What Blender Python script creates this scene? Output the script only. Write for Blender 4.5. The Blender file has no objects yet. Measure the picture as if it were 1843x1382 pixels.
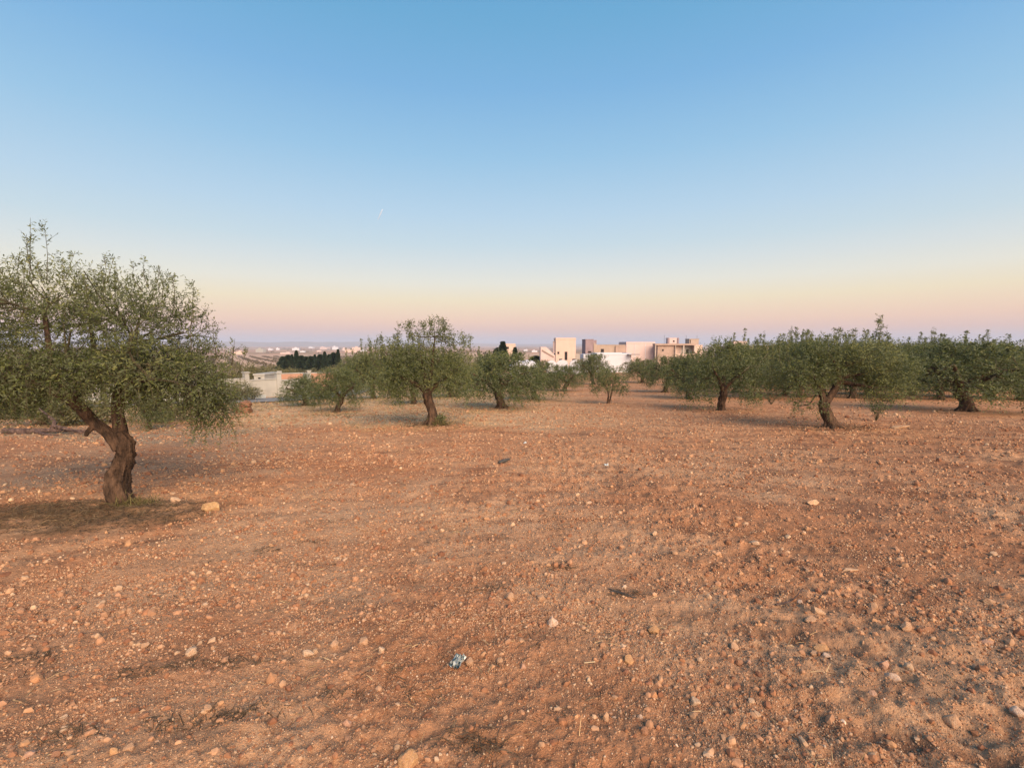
import bpy, math, random
import numpy as np
from mathutils import Vector

# ------------------------------------------------------------------ camera, sky, sun, exposure
scene = bpy.context.scene
EYE = 1.65
cam_data = bpy.data.cameras.new('camera')
cam = bpy.data.objects.new('camera', cam_data)
scene.collection.objects.link(cam)
scene.camera = cam
cam_data.sensor_width = 36.0
cam_data.lens = 16.604
cam_data.clip_start = 0.05
cam_data.clip_end = 90000.0
cam.location = (0.0, 0.0, EYE)
cam.rotation_euler = (math.radians(90.0 - 4.775), 0.0, 0.0)

SUN_DIR = Vector((0.40, -0.80, 0.50)).normalized()      # towards the glow behind the camera
world = bpy.data.worlds.new('World')
scene.world = world
world.use_nodes = True


def lin(c):
    f = lambda v: v / 12.92 if v <= 0.04045 else ((v + 0.055) / 1.055) ** 2.4
    return tuple(f(v / 255.0) for v in c)


SKY = [  # sine of the elevation above the horizon, sRGB colour of the clear dusk sky
    (-0.02, (172, 182, 204)), (0.004, (178, 186, 206)), (0.018, (216, 194, 195)), (0.030, (232, 196, 184)),
    (0.048, (245, 207, 183)), (0.068, (246, 218, 188)), (0.090, (244, 228, 195)), (0.125, (234, 232, 219)),
    (0.160, (219, 227, 227)), (0.200, (201, 221, 231)), (0.255, (185, 214, 235)), (0.355, (154, 199, 232)),
    (0.455, (127, 182, 226)), (0.540, (110, 173, 216)), (0.620, (97, 165, 212)), (0.80, (83, 150, 204)), (1.0, (74, 140, 198))]


def build_world():
    nt = world.node_tree
    n, l = nt.nodes, nt.links
    n.clear()
    out = n.new('ShaderNodeOutputWorld')
    geo = n.new('ShaderNodeTexCoord')
    sep = n.new('ShaderNodeSeparateXYZ')
    l.new(geo.outputs['Generated'], sep.inputs[0])
    mp = n.new('ShaderNodeMapRange')
    mp.inputs['From Min'].default_value = -0.02
    mp.inputs['From Max'].default_value = 1.0
    l.new(sep.outputs['Z'], mp.inputs['Value'])
    ramp = n.new('ShaderNodeValToRGB')
    cr = ramp.color_ramp
    while len(cr.elements) > 1:
        cr.elements.remove(cr.elements[-1])
    for i, (z, c) in enumerate(SKY):
        p = (z + 0.02) / 1.02
        e = cr.elements[0] if i == 0 else cr.elements.new(p)
        e.position = p
        e.color = (*lin(c), 1.0)
    l.new(mp.outputs[0], ramp.inputs[0])
    sky = n.new('ShaderNodeTexSky')
    sky.sky_type = 'NISHITA'
    sky.sun_disc = False
    sky.sun_elevation = math.asin(SUN_DIR.z)
    sky.sun_rotation = math.atan2(SUN_DIR.x, SUN_DIR.y)
    bg1 = n.new('ShaderNodeBackground')
    bg1.inputs['Strength'].default_value = 0.555
    bg2 = n.new('ShaderNodeBackground')
    bg2.inputs['Strength'].default_value = 0.003
    add = n.new('ShaderNodeAddShader')
    l.new(ramp.outputs[0], bg1.inputs['Color'])
    l.new(sky.outputs[0], bg2.inputs['Color'])
    l.new(bg1.outputs[0], add.inputs[0])
    l.new(bg2.outputs[0], add.inputs[1])
    l.new(add.outputs[0], out.inputs['Surface'])


build_world()
sun_data = bpy.data.lights.new('dusk_sun', 'SUN')
sun_data.energy = 4.5
sun_data.angle = math.radians(50.0)
sun_data.color = (1.0, 0.70, 0.46)
sun = bpy.data.objects.new('dusk_sun', sun_data)
scene.collection.objects.link(sun)
sun.rotation_euler = SUN_DIR.to_track_quat('Z', 'Y').to_euler()

scene.view_settings.view_transform = 'Standard'
scene.view_settings.look = 'None'
scene.view_settings.exposure = 0.8
scene.view_settings.gamma = 1.0
scene.view_settings.use_curve_mapping = False
scene.cycles.use_denoising = True
scene.cycles.max_bounces = 6
scene.cycles.diffuse_bounces = 3
scene.cycles.transparent_max_bounces = 8
scene.cycles.volume_bounces = 1

# ------------------------------------------------------------------ helpers
RNG = np.random.default_rng(7)


def link(o, parent=None):
    scene.collection.objects.link(o)
    if parent is not None:
        o.parent = parent
    return o


def mesh_np(name, verts, quads=None, tris=None, smooth=False):
    verts = np.asarray(verts, np.float32).reshape(-1, 3)
    me = bpy.data.meshes.new(name)
    me.vertices.add(len(verts))
    me.vertices.foreach_set('co', verts.ravel())
    loops, starts, totals = [], [], []
    base = 0
    for arr, k in ((quads, 4), (tris, 3)):
        if arr is None or len(arr) == 0:
            continue
        arr = np.asarray(arr, np.int32).reshape(-1, k)
        loops.append(arr.ravel())
        starts.append(base + np.arange(len(arr), dtype=np.int32) * k)
        totals.append(np.full(len(arr), k, np.int32))
        base += arr.size
    loops = np.concatenate(loops)
    starts = np.concatenate(starts)
    me.loops.add(len(loops))
    me.loops.foreach_set('vertex_index', loops)
    me.polygons.add(len(starts))
    me.polygons.foreach_set('loop_start', starts)
    me.polygons.foreach_set('loop_total', np.concatenate(totals))
    me.polygons.foreach_set('use_smooth', np.full(len(starts), bool(smooth)))
    me.update(calc_edges=True)
    return me


def attr_f(me, name, vals):
    a = me.attributes.new(name, 'FLOAT', 'POINT')
    a.data.foreach_set('value', np.asarray(vals, np.float32).ravel())


def attr_c(me, name, cols):
    cols = np.asarray(cols, np.float32).reshape(-1, 3)
    a = me.attributes.new(name, 'FLOAT_COLOR', 'POINT')
    a.data.foreach_set('color', np.hstack([cols, np.ones((len(cols), 1), np.float32)]).ravel())


def obj(name, me, mats, parent=None, loc=(0, 0, 0)):
    o = bpy.data.objects.new(name, me)
    for m in (mats if isinstance(mats, (list, tuple)) else [mats]):
        me.materials.append(m)
    o.location = loc
    return link(o, parent)


def empty(name, loc, rz=0.0):
    o = bpy.data.objects.new(name, None)
    o.empty_display_size = 0.3
    o.location = loc
    o.rotation_euler = (0, 0, rz)
    return link(o)


def tag(o, label=None, cat=None, group=None, kind=None):
    for k, v in (('label', label), ('category', cat), ('group', group), ('kind', kind)):
        if v:
            o[k] = v
    return o


def copy_tree(o, parent=None):
    c = o.copy()
    scene.collection.objects.link(c)
    if parent is not None:
        c.parent = parent
    for ch in list(o.children):
        copy_tree(ch, c)
    return c


def hash2(ix, iy, seed):
    h = (ix.astype(np.int64) * 374761393 + iy.astype(np.int64) * 668265263 + seed * 1442695041) & 0xFFFFFFFF
    h = ((h ^ (h >> 13)) * 1274126177) & 0xFFFFFFFF
    h = ((h ^ (h >> 15)) * 2246822519) & 0xFFFFFFFF
    return ((h ^ (h >> 16)) & 0xFFFF) / 65536.0


def gnoise(x, y, seed=0):
    x, y = np.broadcast_arrays(np.asarray(x, float), np.asarray(y, float))
    ix, iy = np.floor(x), np.floor(y)
    fx, fy = x - ix, y - iy
    u = fx * fx * fx * (fx * (fx * 6 - 15) + 10)
    v = fy * fy * fy * (fy * (fy * 6 - 15) + 10)

    def g(ox, oy):
        a = hash2(ix + ox, iy + oy, seed) * 2 * np.pi
        return np.cos(a) * (fx - ox) + np.sin(a) * (fy - oy)
    n0 = g(0, 0) * (1 - u) + g(1, 0) * u
    n1 = g(0, 1) * (1 - u) + g(1, 1) * u
    return (n0 * (1 - v) + n1 * v) * 1.5


def fbm(x, y, seed=0, octaves=4, gain=0.5):
    s, a, f, t = 0.0, 1.0, 1.0, 0.0
    for k in range(octaves):
        s = s + a * gnoise(x * f, y * f, seed + 17 * k)
        t += a
        a *= gain
        f *= 2.03
    return s / t


def sstep(v, a, b):
    t = np.clip((v - a) / (b - a), 0, 1)
    return t * t * (3 - 2 * t)


def unit(v):
    return v / np.maximum(np.linalg.norm(v, axis=-1, keepdims=True), 1e-9)


def catmull(pts, n):
    p = np.asarray(pts, float)
    p = np.vstack([2 * p[0] - p[1], p, 2 * p[-1] - p[-2]])
    out = []
    segs = len(p) - 3
    for t in np.linspace(0, segs, n):
        i = min(int(t), segs - 1)
        f = t - i
        a, b, c, d = p[i:i + 4]
        out.append(0.5 * ((2 * b) + (c - a) * f + (2 * a - 5 * b + 4 * c - d) * f * f + (3 * b - a - 3 * c + d) * f ** 3))
    return np.array(out)


def tube(path, radii, seg=8, rough=0.0, ridge=0.0, seed=0, cap=True):
    """verts and quads of a tapering tube round a path; rough and ridge swell it unevenly"""
    path = np.asarray(path, float)
    n = len(path)
    radii = np.interp(np.linspace(0, 1, n), np.linspace(0, 1, len(radii)), radii)
    d = unit(np.gradient(path, axis=0))
    ref = np.array([0.0, 1.0, 0.0]) if abs(d[0][1]) < 0.8 else np.array([1.0, 0.0, 0.0])
    s = unit(np.cross(d, ref))
    t = np.cross(d, s)
    ang = np.linspace(0, 2 * np.pi, seg, endpoint=False)
    A = np.repeat(ang[None], n, 0)
    L = np.concatenate([[0], np.cumsum(np.linalg.norm(np.diff(path, axis=0), axis=1))])[:, None]
    r = radii[:, None] * np.ones_like(A)
    if rough > 0:
        cx, cy = np.cos(A + L * 1.5), np.sin(A + L * 1.5)
        r = r * (1 + rough * (gnoise(cx * 1.1 + L * 2.2, cy * 1.1 + seed, seed) + 0.6 * gnoise(cx * 2.4 + L * 5, cy * 2.4 + L * 3, seed + 5)
                              + 0.34 * gnoise(cx * 5 + L * 14, cy * 5 - L * 9, seed + 9) + 0.22 * gnoise(cx * 9 + L * 30, cy * 9 - L * 12, seed + 11)))
    if ridge > 0:
        r = r * (1 + ridge * (np.abs(gnoise(A * 1.6 + L * 1.1, L * 1.3, seed + 3)) + 0.6 * np.abs(gnoise(A * 4.2 + L * 2.0, L * 2.5, seed + 4)) - 0.3))
    v = path[:, None, :] + (np.cos(A) * r)[..., None] * s[:, None, :] + (np.sin(A) * r)[..., None] * t[:, None, :]
    v = v.reshape(-1, 3)
    i, j = np.meshgrid(np.arange(n - 1), np.arange(seg), indexing='ij')
    jn = (j + 1) % seg
    q = np.stack([i * seg + j, i * seg + jn, (i + 1) * seg + jn, (i + 1) * seg + j], -1).reshape(-1, 4)
    tr = np.zeros((0, 3), int)
    if cap:
        v = np.vstack([v, path[-1] + d[-1] * radii[-1] * 0.5])
        k = np.arange(seg)
        tr = np.stack([(n - 1) * seg + k, (n - 1) * seg + (k + 1) % seg, np.full(seg, len(v) - 1)], -1)
    return v, q, tr


class Soup:
    """collects tubes and boxes into one mesh"""

    def __init__(self):
        self.v, self.q, self.t, self.n = [], [], [], 0

    def add(self, v, q=None, t=None):
        v = np.asarray(v, float).reshape(-1, 3)
        self.v.append(v)
        if q is not None and len(q):
            self.q.append(np.asarray(q, int) + self.n)
        if t is not None and len(t):
            self.t.append(np.asarray(t, int) + self.n)
        self.n += len(v)
        return self

    def box(self, x0, x1, y0, y1, z0, z1):
        v = [(x, y, z) for z in (z0, z1) for y in (y0, y1) for x in (x0, x1)]
        q = [(0, 2, 3, 1), (4, 5, 7, 6), (0, 1, 5, 4), (2, 6, 7, 3), (0, 4, 6, 2), (1, 3, 7, 5)]
        return self.add(v, q)

    def mesh(self, name, smooth=False):
        return mesh_np(name, np.vstack(self.v), np.vstack(self.q) if self.q else None,
                       np.vstack(self.t) if self.t else None, smooth)


# ------------------------------------------------------------------ materials
def nodes(name, rough=0.9):
    m = bpy.data.materials.new(name)
    m.use_nodes = True
    nt = m.node_tree
    b = nt.nodes['Principled BSDF']
    b.inputs['Roughness'].default_value = rough
    b.inputs['Specular IOR Level'].default_value = 0.25
    return m, nt, b


def mixc(nt, a, b, fac, mode='MIX'):
    x = nt.nodes.new('ShaderNodeMix')
    x.data_type = 'RGBA'
    x.blend_type = mode
    for sock, val in ((x.inputs['A'], a), (x.inputs['B'], b)):
        if isinstance(val, tuple):
            sock.default_value = (*val, 1.0) if len(val) == 3 else val
        else:
            nt.links.new(val, sock)
    if isinstance(fac, (int, float)):
        x.inputs['Factor'].default_value = fac
    else:
        nt.links.new(fac, x.inputs['Factor'])
    return x.outputs['Result']


def tex_noise(nt, scale, detail=4.0, rough=0.55, coord='Object', stretch=None):
    tc = nt.nodes.new('ShaderNodeTexCoord')
    src = tc.outputs[coord]
    if stretch:
        mp = nt.nodes.new('ShaderNodeMapping')
        mp.inputs['Scale'].default_value = stretch
        nt.links.new(src, mp.inputs['Vector'])
        src = mp.outputs[0]
    t = nt.nodes.new('ShaderNodeTexNoise')
    t.inputs['Scale'].default_value = scale
    t.inputs['Detail'].default_value = detail
    t.inputs['Roughness'].default_value = rough
    nt.links.new(src, t.inputs['Vector'])
    return t.outputs['Fac']


def rng_map(nt, v, a, b, c=0.0, d=1.0):
    m = nt.nodes.new('ShaderNodeMapRange')
    for k, x in (('From Min', a), ('From Max', b), ('To Min', c), ('To Max', d)):
        m.inputs[k].default_value = x
    nt.links.new(v, m.inputs['Value'])
    return m.outputs[0]


def bump(nt, b, h, strength, dist):
    bp = nt.nodes.new('ShaderNodeBump')
    bp.inputs['Strength'].default_value = strength
    bp.inputs['Distance'].default_value = dist
    nt.links.new(h, bp.inputs['Height'])
    nt.links.new(bp.outputs[0], b.inputs['Normal'])


def attribute(nt, name):
    a = nt.nodes.new('ShaderNodeAttribute')
    a.attribute_name = name
    return a


def plaster(name, col, stain=0.25, rough=0.9, scale=0.9):
    m, nt, b = nodes(name, rough)
    f = rng_map(nt, tex_noise(nt, scale, 6), 0.35, 0.75)
    dark = tuple(c * (1 - stain) for c in col)
    c1 = mixc(nt, col, dark, f)
    f2 = rng_map(nt, tex_noise(nt, scale * 2.2, 5, 0.6, stretch=(1.6, 1.6, 0.15)), 0.5, 0.85, 0, 0.6)
    c2 = mixc(nt, c1, tuple(c * (1 - 1.4 * stain) for c in col), f2)
    nt.links.new(c2, b.inputs['Base Color'])
    bump(nt, b, tex_noise(nt, 14, 5), 0.3, 0.02)
    return m


def leaf_material(name, dark, mid, pale, under):
    m, nt, b = nodes(name, 0.6)
    b.inputs['Specular IOR Level'].default_value = 0.2
    t = attribute(nt, 'tint').outputs['Fac']
    r = nt.nodes.new('ShaderNodeValToRGB')
    e = r.color_ramp.elements
    e[0].color, e[1].color = (*dark, 1), (*pale, 1)
    k = e.new(0.5)
    k.color = (*mid, 1)
    nt.links.new(t, r.inputs[0])
    geo = nt.nodes.new('ShaderNodeNewGeometry')
    c = mixc(nt, r.outputs[0], under, geo.outputs['Backfacing'])
    nt.links.new(c, b.inputs['Base Color'])
    tr = nt.nodes.new('ShaderNodeBsdfTranslucent')
    nt.links.new(c, tr.inputs['Color'])
    mx = nt.nodes.new('ShaderNodeMixShader')
    mx.inputs[0].default_value = 0.32
    out = nt.nodes['Material Output']
    nt.links.new(b.outputs[0], mx.inputs[1])
    nt.links.new(tr.outputs[0], mx.inputs[2])
    nt.links.new(mx.outputs[0], out.inputs['Surface'])
    return m


def bark_material(name, dark, light, scale=1.0):
    m, nt, b = nodes(name, 0.95)
    f = tex_noise(nt, 16 * scale, 8, 0.65, stretch=(1.0, 1.0, 0.28))
    g = tex_noise(nt, 4 * scale, 4, 0.6)
    c = mixc(nt, dark, light, rng_map(nt, f, 0.38, 0.66))
    c = mixc(nt, c, tuple(0.55 * v for v in dark), rng_map(nt, g, 0.52, 0.75, 0, 0.75))
    nt.links.new(c, b.inputs['Base Color'])
    bump(nt, b, f, 1.0, 0.07)
    return m


def soil_material():
    m, nt, b = nodes('red_soil', 0.97)
    b.inputs['Specular IOR Level'].default_value = 0.1
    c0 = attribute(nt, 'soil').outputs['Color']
    near = attribute(nt, 'near').outputs['Fac']
    n1 = tex_noise(nt, 3.0, 8, 0.66)
    n2 = tex_noise(nt, 26.0, 6, 0.7)
    n3 = tex_noise(nt, 110.0, 4, 0.7)
    c = mixc(nt, c0, (0.66, 0.60, 0.56), rng_map(nt, n1, 0.30, 0.50, 1.0, 0.0), 'MULTIPLY')
    d = mixc(nt, c0, (1.35, 1.38, 1.4), rng_map(nt, n1, 0.50, 0.75, 0.0, 0.8), 'MULTIPLY')
    c = mixc(nt, c, d, 0.5)
    sp = nt.nodes.new('ShaderNodeMath')
    sp.operation = 'MULTIPLY'
    nt.links.new(rng_map(nt, n2, 0.58, 0.70), sp.inputs[0])
    nt.links.new(near, sp.inputs[1])
    c = mixc(nt, c, (1.5, 1.55, 1.55), sp.outputs[0], 'MULTIPLY')
    sp2 = nt.nodes.new('ShaderNodeMath')
    sp2.operation = 'MULTIPLY'
    nt.links.new(rng_map(nt, n2, 0.44, 0.33), sp2.inputs[0])
    nt.links.new(near, sp2.inputs[1])
    c = mixc(nt, c, (0.58, 0.52, 0.5), sp2.outputs[0], 'MULTIPLY')  # dark specks paint crevice shade into low spots of the grain
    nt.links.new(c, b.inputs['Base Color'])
    h = nt.nodes.new('ShaderNodeMath')
    h.operation = 'MULTIPLY_ADD'
    h.inputs[1].default_value = 0.35
    nt.links.new(n3, h.inputs[0])
    nt.links.new(n2, h.inputs[2])
    bump(nt, b, h.outputs[0], 0.9, 0.035)
    return m


def tint_material(name, rough=0.9, spec=0.15, gain=1.0, nscale=35.0, inst=False):
    """colour from the 'soil' vertex colour of scattered pieces, with a little grain"""
    m, nt, b = nodes(name, rough)
    b.inputs['Specular IOR Level'].default_value = spec
    at = attribute(nt, 'soil')
    at.attribute_type = 'INSTANCER' if inst else 'GEOMETRY'
    c = at.outputs['Color']
    f = rng_map(nt, tex_noise(nt, nscale, 5), 0.3, 0.7, 0.0, 1.0)
    c = mixc(nt, c, (0.72, 0.68, 0.64), f, 'MULTIPLY')
    nt.links.new(c, b.inputs['Base Color'])
    return m


def stone_material():
    m, nt, b = nodes('field_stone', 0.85)
    oi = nt.nodes.new('ShaderNodeObjectInfo')
    f = rng_map(nt, tex_noise(nt, 3.0, 6, 0.65), 0.35, 0.7)
    c = mixc(nt, oi.outputs['Color'], (0.72, 0.60, 0.48), f, 'MULTIPLY')
    g = rng_map(nt, tex_noise(nt, 4.0, 6, 0.65), 0.46, 0.66, 0.05, 0.75)
    c = mixc(nt, c, (0.44, 0.235, 0.14), g)
    nt.links.new(c, b.inputs['Base Color'])
    bump(nt, b, tex_noise(nt, 8, 8, 0.7), 0.5, 0.12)
    return m


M = {
    'soil': soil_material(),
    'gravel': tint_material('gravel_mix'),
    'crumb': tint_material('crumb_mix', nscale=2.0, inst=True),
    'straw': tint_material('dry_straw', 0.8),
    'stone': stone_material(),
    'bark': bark_material('olive_bark', (0.034, 0.023, 0.017), (0.145, 0.090, 0.060)),
    'twig': bark_material('olive_twig', (0.075, 0.065, 0.04), (0.15, 0.135, 0.085), 2.0),
    'dead': bark_material('dead_wood', (0.06, 0.04, 0.038), (0.17, 0.12, 0.105)),
    'leaf': leaf_material('olive_leaf', (0.034, 0.050, 0.014), (0.108, 0.136, 0.038), (0.235, 0.25, 0.095), (0.14, 0.165, 0.088)),
    'conifer': leaf_material('conifer_leaf', (0.018, 0.036, 0.026), (0.034, 0.060, 0.038), (0.055, 0.085, 0.045), (0.03, 0.05, 0.032)),
    'scrub': leaf_material('scrub_leaf', (0.075, 0.08, 0.03), (0.15, 0.14, 0.06), (0.26, 0.23, 0.11), (0.16, 0.16, 0.09)),
    'orchard': leaf_material('orchard_leaf', (0.06, 0.05, 0.03), (0.12, 0.10, 0.065), (0.20, 0.16, 0.11), (0.13, 0.11, 0.08)),
    'cream': plaster('cream_plaster', (0.36, 0.365, 0.35), 0.22),
    'white': plaster('white_plaster', (0.52, 0.55, 0.63), 0.08),
    'pinkwhite': plaster('pinkish_plaster', (0.55, 0.45, 0.45), 0.12),
    'peach': plaster('peach_plaster', (0.56, 0.44, 0.39), 0.12),
    'beige': plaster('beige_plaster', (0.38, 0.31, 0.265), 0.2),
    'mauve': plaster('raw_block_wall', (0.28, 0.22, 0.25), 0.25),
    'brick': plaster('hollow_brick', (0.39, 0.30, 0.26), 0.3),
    'brickred': plaster('red_brick', (0.40, 0.235, 0.175), 0.25),
    'concrete': plaster('raw_concrete', (0.40, 0.36, 0.33), 0.3),
    'kerb': plaster('pale_concrete', (0.5, 0.55, 0.54), 0.2),
    'asphalt': plaster('grey_lane', (0.25, 0.245, 0.235), 0.3),
    'dark': plaster('dark_opening', (0.035, 0.032, 0.035), 0.2),
    'metal': plaster('grey_metal', (0.22, 0.23, 0.24), 0.2, 0.5),
    'wire': plaster('wire_dark', (0.06, 0.06, 0.06), 0.2, 0.6),
}

# ------------------------------------------------------------------ terrain
RP = np.array([(-60, 0), (0, 0), (1.5, .02), (6, .25), (15, .72), (27, 1.32), (45, 2.2), (75, 3.3), (110, 4.3), (160, 5.3),
               (250, 6.6), (400, 8.5), (1000, 15), (2800, 25), (12000, 25)], float)
LP = np.array([(-60, 0), (0, 0), (1.5, .02), (6, .27), (15, .76), (21, 1.15), (30, 1.85), (38, 2.5), (50, 3.2), (100, 5.3),
               (165, 8.2), (400, 12.5), (700, 15.5), (1300, 20), (2800, 25), (12000, 25)], float)


def profile(y, P):
    return sum(np.interp(y * k, P[:, 0], P[:, 1]) for k in (.85, .93, 1.0, 1.07, 1.15)) / 5


def base_height(x, y):
    t = sstep(-x / (np.abs(y) + 8) + .02, 0.0, 0.42)
    return -(profile(y, RP) * (1 - t) + profile(y, LP) * t)


def surf(x, y):
    """ground height with the tilled relief of the field"""
    x, y = np.asarray(x, float), np.asarray(y, float)
    z = base_height(x, y)
    r = np.hypot(x, y)
    amp = 1.0 - 0.75 * sstep(r, 14, 40)
    tame = 1.0 - 0.85 * sstep(r, 60, 200)
    # furrows left by the harrow, running across the view and bending
    yy = y + 0.7 * gnoise(x * 0.14, y * 0.14, 40) + 0.05 * gnoise(x * 1.7, y * 1.7, 39) - 0.06 * x + 0.10 * x * x / (1 + 0.10 * np.abs(x))
    fur = np.abs(np.mod(yy / 0.62, 1.0) - 0.5) * 2
    fur = sstep(fur, 0.0, 1.0) - 0.5
    fmask = 0.25 + 0.75 * sstep(gnoise(x * 0.35, y * 0.5, 41), -0.2, 0.5)
    z = z + 0.026 * fur * fmask * amp
    z = z + 0.050 * fbm(x * 0.45, y * 0.45, 3, 2) * amp * tame
    rough = 0.45 + 0.75 * sstep(gnoise(x * 0.4 + 3, y * 0.4, 44) + 0.10 * x / (1 + 0.1 * np.abs(y)), -0.25, 0.5)
    clod = 1 - np.abs(gnoise(x * 3.4, y * 3.4, 5)) * 2
    z = z + 0.017 * clod * rough * amp
    z = z + 0.021 * gnoise(x * 8.5, y * 8.5, 6) * rough * amp
    z = z + 0.014 * gnoise(x * 19, y * 19, 8) * rough * amp
    z = z + 0.007 * gnoise(x * 43, y * 43, 9) * np.clip(1.6 - r / 7, 0, 1)
    z = z + 0.5 * fbm(x * 0.02, y * 0.02, 12, 2) * sstep(r, 80, 200)
    return z


def h(x, y):
    return float(surf(x, y))


def soil_colour(x, y):
    r = np.hypot(x, y)
    col = lambda c: np.array(c)[None]
    w = lambda v: v[:, None]
    red, tan, dark = col((.415, .21, .118)), col((.50, .315, .20)), col((.215, .108, .068))
    orange, fallow, grey = col((.455, .24, .132)), col((.53, .375, .23)), col((.39, .32, .225))
    n1 = fbm(x * 0.33, y * 0.33, 21, 4)
    n2 = fbm(x * 1.3, y * 1.3, 22, 4)
    n3 = fbm(x * 0.9 + 9, y * 2.2, 23, 4)
    c = red + (tan - red) * w(sstep(n1 + 0.5 * n2, -0.36, 0.38))
    c = c + (orange - c) * w(0.62 * sstep(y + 5 * n1, 5.5, 12) * (1 - sstep(r, 60, 120)))
    c = c + (dark - c) * w(0.65 * sstep(n3 + 0.25 * n2 + 0.07 * np.clip(x / (1 + .15 * y), -1, 5) + .06 * np.clip(-x - 1.2, 0, 2) * (y < 3.5), 0.14, 0.55) * (1 - sstep(r, 12, 30)))  # random dark soil; corner terms also paint clod shade and vignette into it
    st = sstep(fbm(x * 0.10 + 3, y * 0.9 + 0.12 * x, 27, 3), 0.05, 0.45)
    c = c * (1 - w(0.24 * st * sstep(r, 6, 10) * (1 - sstep(r, 40, 80))) * col((.8, 1.0, 1.1)))
    # darker furrow bottoms
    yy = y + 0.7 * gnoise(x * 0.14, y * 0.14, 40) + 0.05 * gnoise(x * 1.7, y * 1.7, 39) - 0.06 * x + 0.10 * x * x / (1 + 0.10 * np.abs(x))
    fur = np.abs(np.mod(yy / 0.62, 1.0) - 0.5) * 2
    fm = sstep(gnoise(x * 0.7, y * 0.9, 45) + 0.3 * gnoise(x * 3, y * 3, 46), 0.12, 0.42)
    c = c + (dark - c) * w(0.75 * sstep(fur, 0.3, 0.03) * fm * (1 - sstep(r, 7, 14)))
    # dry fallow ground with short dead grass towards the lane on the left
    edge = x + 0.62 * (y - 11.0) + 6.2 + 1.6 * n1 + 0.7 * n2
    fal = sstep(edge, 1.0, -1.2) * sstep(y, 8.5, 11) * 0 + sstep(y + 0.28 * x + 1.1 * n1 + .5 * n2 - 0.1 * np.clip(x + 6, 0, 99) ** 1.35, 10.6, 12.2) * sstep(-x, -6, 2.5)
    fal = np.clip(fal, 0, 1) * (1 - sstep(r, 90, 160))
    c = c + (fallow - c) * w(fal * (0.72 + 0.25 * sstep(n2, -.3, .3)))
    c = c + (grey - c) * w(0.75 * fal * sstep(n3 + 0.3 * n2, 0.05, 0.4))
    gs = sstep(y + 0.25 * x, 7.6, 8.4) * sstep(y + .25 * x, 12.2, 10.4) * sstep(-x, 5.6, 7.2)
    c = c + (grey * 0.8 - c) * w(0.75 * gs * (0.6 + 0.4 * sstep(n2, -.2, .3)))
    # darker ground under the near olive
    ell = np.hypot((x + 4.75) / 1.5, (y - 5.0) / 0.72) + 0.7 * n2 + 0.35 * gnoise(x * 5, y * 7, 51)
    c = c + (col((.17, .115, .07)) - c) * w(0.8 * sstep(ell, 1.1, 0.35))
    # the plain
    far = sstep(r, 90, 220)
    p1 = fbm(x * 0.006, y * 0.004, 31, 4)
    p2 = fbm(x * 0.0016, y * 0.0011, 33, 4)
    plain = col((.46, .27, .19)) + (col((.23, .195, .125)) - col((.46, .27, .19))) * w(sstep(p1, -0.1, 0.25))
    plain = plain + (col((.48, .34, .26)) - plain) * w(sstep(p2, 0.05, 0.3))
    plain = plain + (col((.20, .17, .13)) - plain) * w(0.7 * sstep(p2, -0.12, -0.3) * sstep(r, 600, 1200))
    c = c + (plain - c) * w(far)
    return np.clip(c * col((.95, .94, .89)) * (0.93 + 0.16 * hash2(np.floor(x * 60), np.floor(y * 60), 3))[:, None], 0.01, 0.8)


def build_ground():
    fine = np.radians(np.linspace(-62, 62, 740))
    coarse = np.radians(np.linspace(64, 296, 50)[1:-1])
    ang = np.concatenate([fine, coarse])
    rad = np.concatenate([np.geomspace(0.8, 40, 540), np.geomspace(40, 12000, 105)[1:]])
    R, A = np.meshgrid(rad, ang, indexing='ij')
    jit = 1 + 0.0022 * (RNG.random(R.shape) - .5)
    R = R * jit
    x, y = R * np.sin(A), R * np.cos(A)
    z = surf(x, y)
    v = np.stack([x, y, z], -1).reshape(-1, 3)
    nr, na = R.shape
    i, j = np.meshgrid(np.arange(nr - 1), np.arange(na), indexing='ij')
    jn = (j + 1) % na
    q = np.stack([i * na + j, i * na + jn, (i + 1) * na + jn, (i + 1) * na + j], -1).reshape(-1, 4)[:, ::-1]
    v = np.vstack([v, (0, 0, h(0, 0))])
    k = np.arange(na)
    t = np.stack([k, (k + 1) % na, np.full(na, len(v) - 1)], -1)[:, ::-1]
    me = mesh_np('ground', v, q, t, True)
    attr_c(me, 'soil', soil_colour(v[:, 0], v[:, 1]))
    attr_f(me, 'near', 1 - sstep(np.hypot(v[:, 0], v[:, 1]), 60, 200))
    tag(obj('ground', me, M['soil']), kind='structure')


build_ground()


def ridge(name, r0, az0, az1, n, top, base, mat, seed, depth=900.0):
    az = np.radians(np.linspace(az0, az1, n))
    s = np.linspace(0, 1, n)
    e = sstep(s, 0, .08) * sstep(s, 1, .92)
    crest = base + (top - base) * e * (0.75 + 0.42 * fbm(s * 6, 0 * s, seed, 4)) * (0.85 + .3 * gnoise(s * 2.1, s * 0 + .5, seed + 2))
    rows = []
    for k, (dr, f) in enumerate(((-depth, 0.0), (-depth * .5, .45), (-depth * .18, .85), (0, 1.0), (depth * .7, 0.0))):
        rr = r0 + dr + 120 * gnoise(s * 14, s * 0 + k, seed + 4)
        rows.append(np.stack([rr * np.sin(az), rr * np.cos(az), base - 1.0 + (crest - base + 1.0) * f], -1))
    v = np.concatenate(rows)
    q = [(a * n + b, a * n + b + 1, (a + 1) * n + b + 1, (a + 1) * n + b) for a in range(4) for b in range(n - 1)]
    me = mesh_np(name, v, q, None, True)
    tag(obj(name, me, mat), kind='structure')


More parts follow.
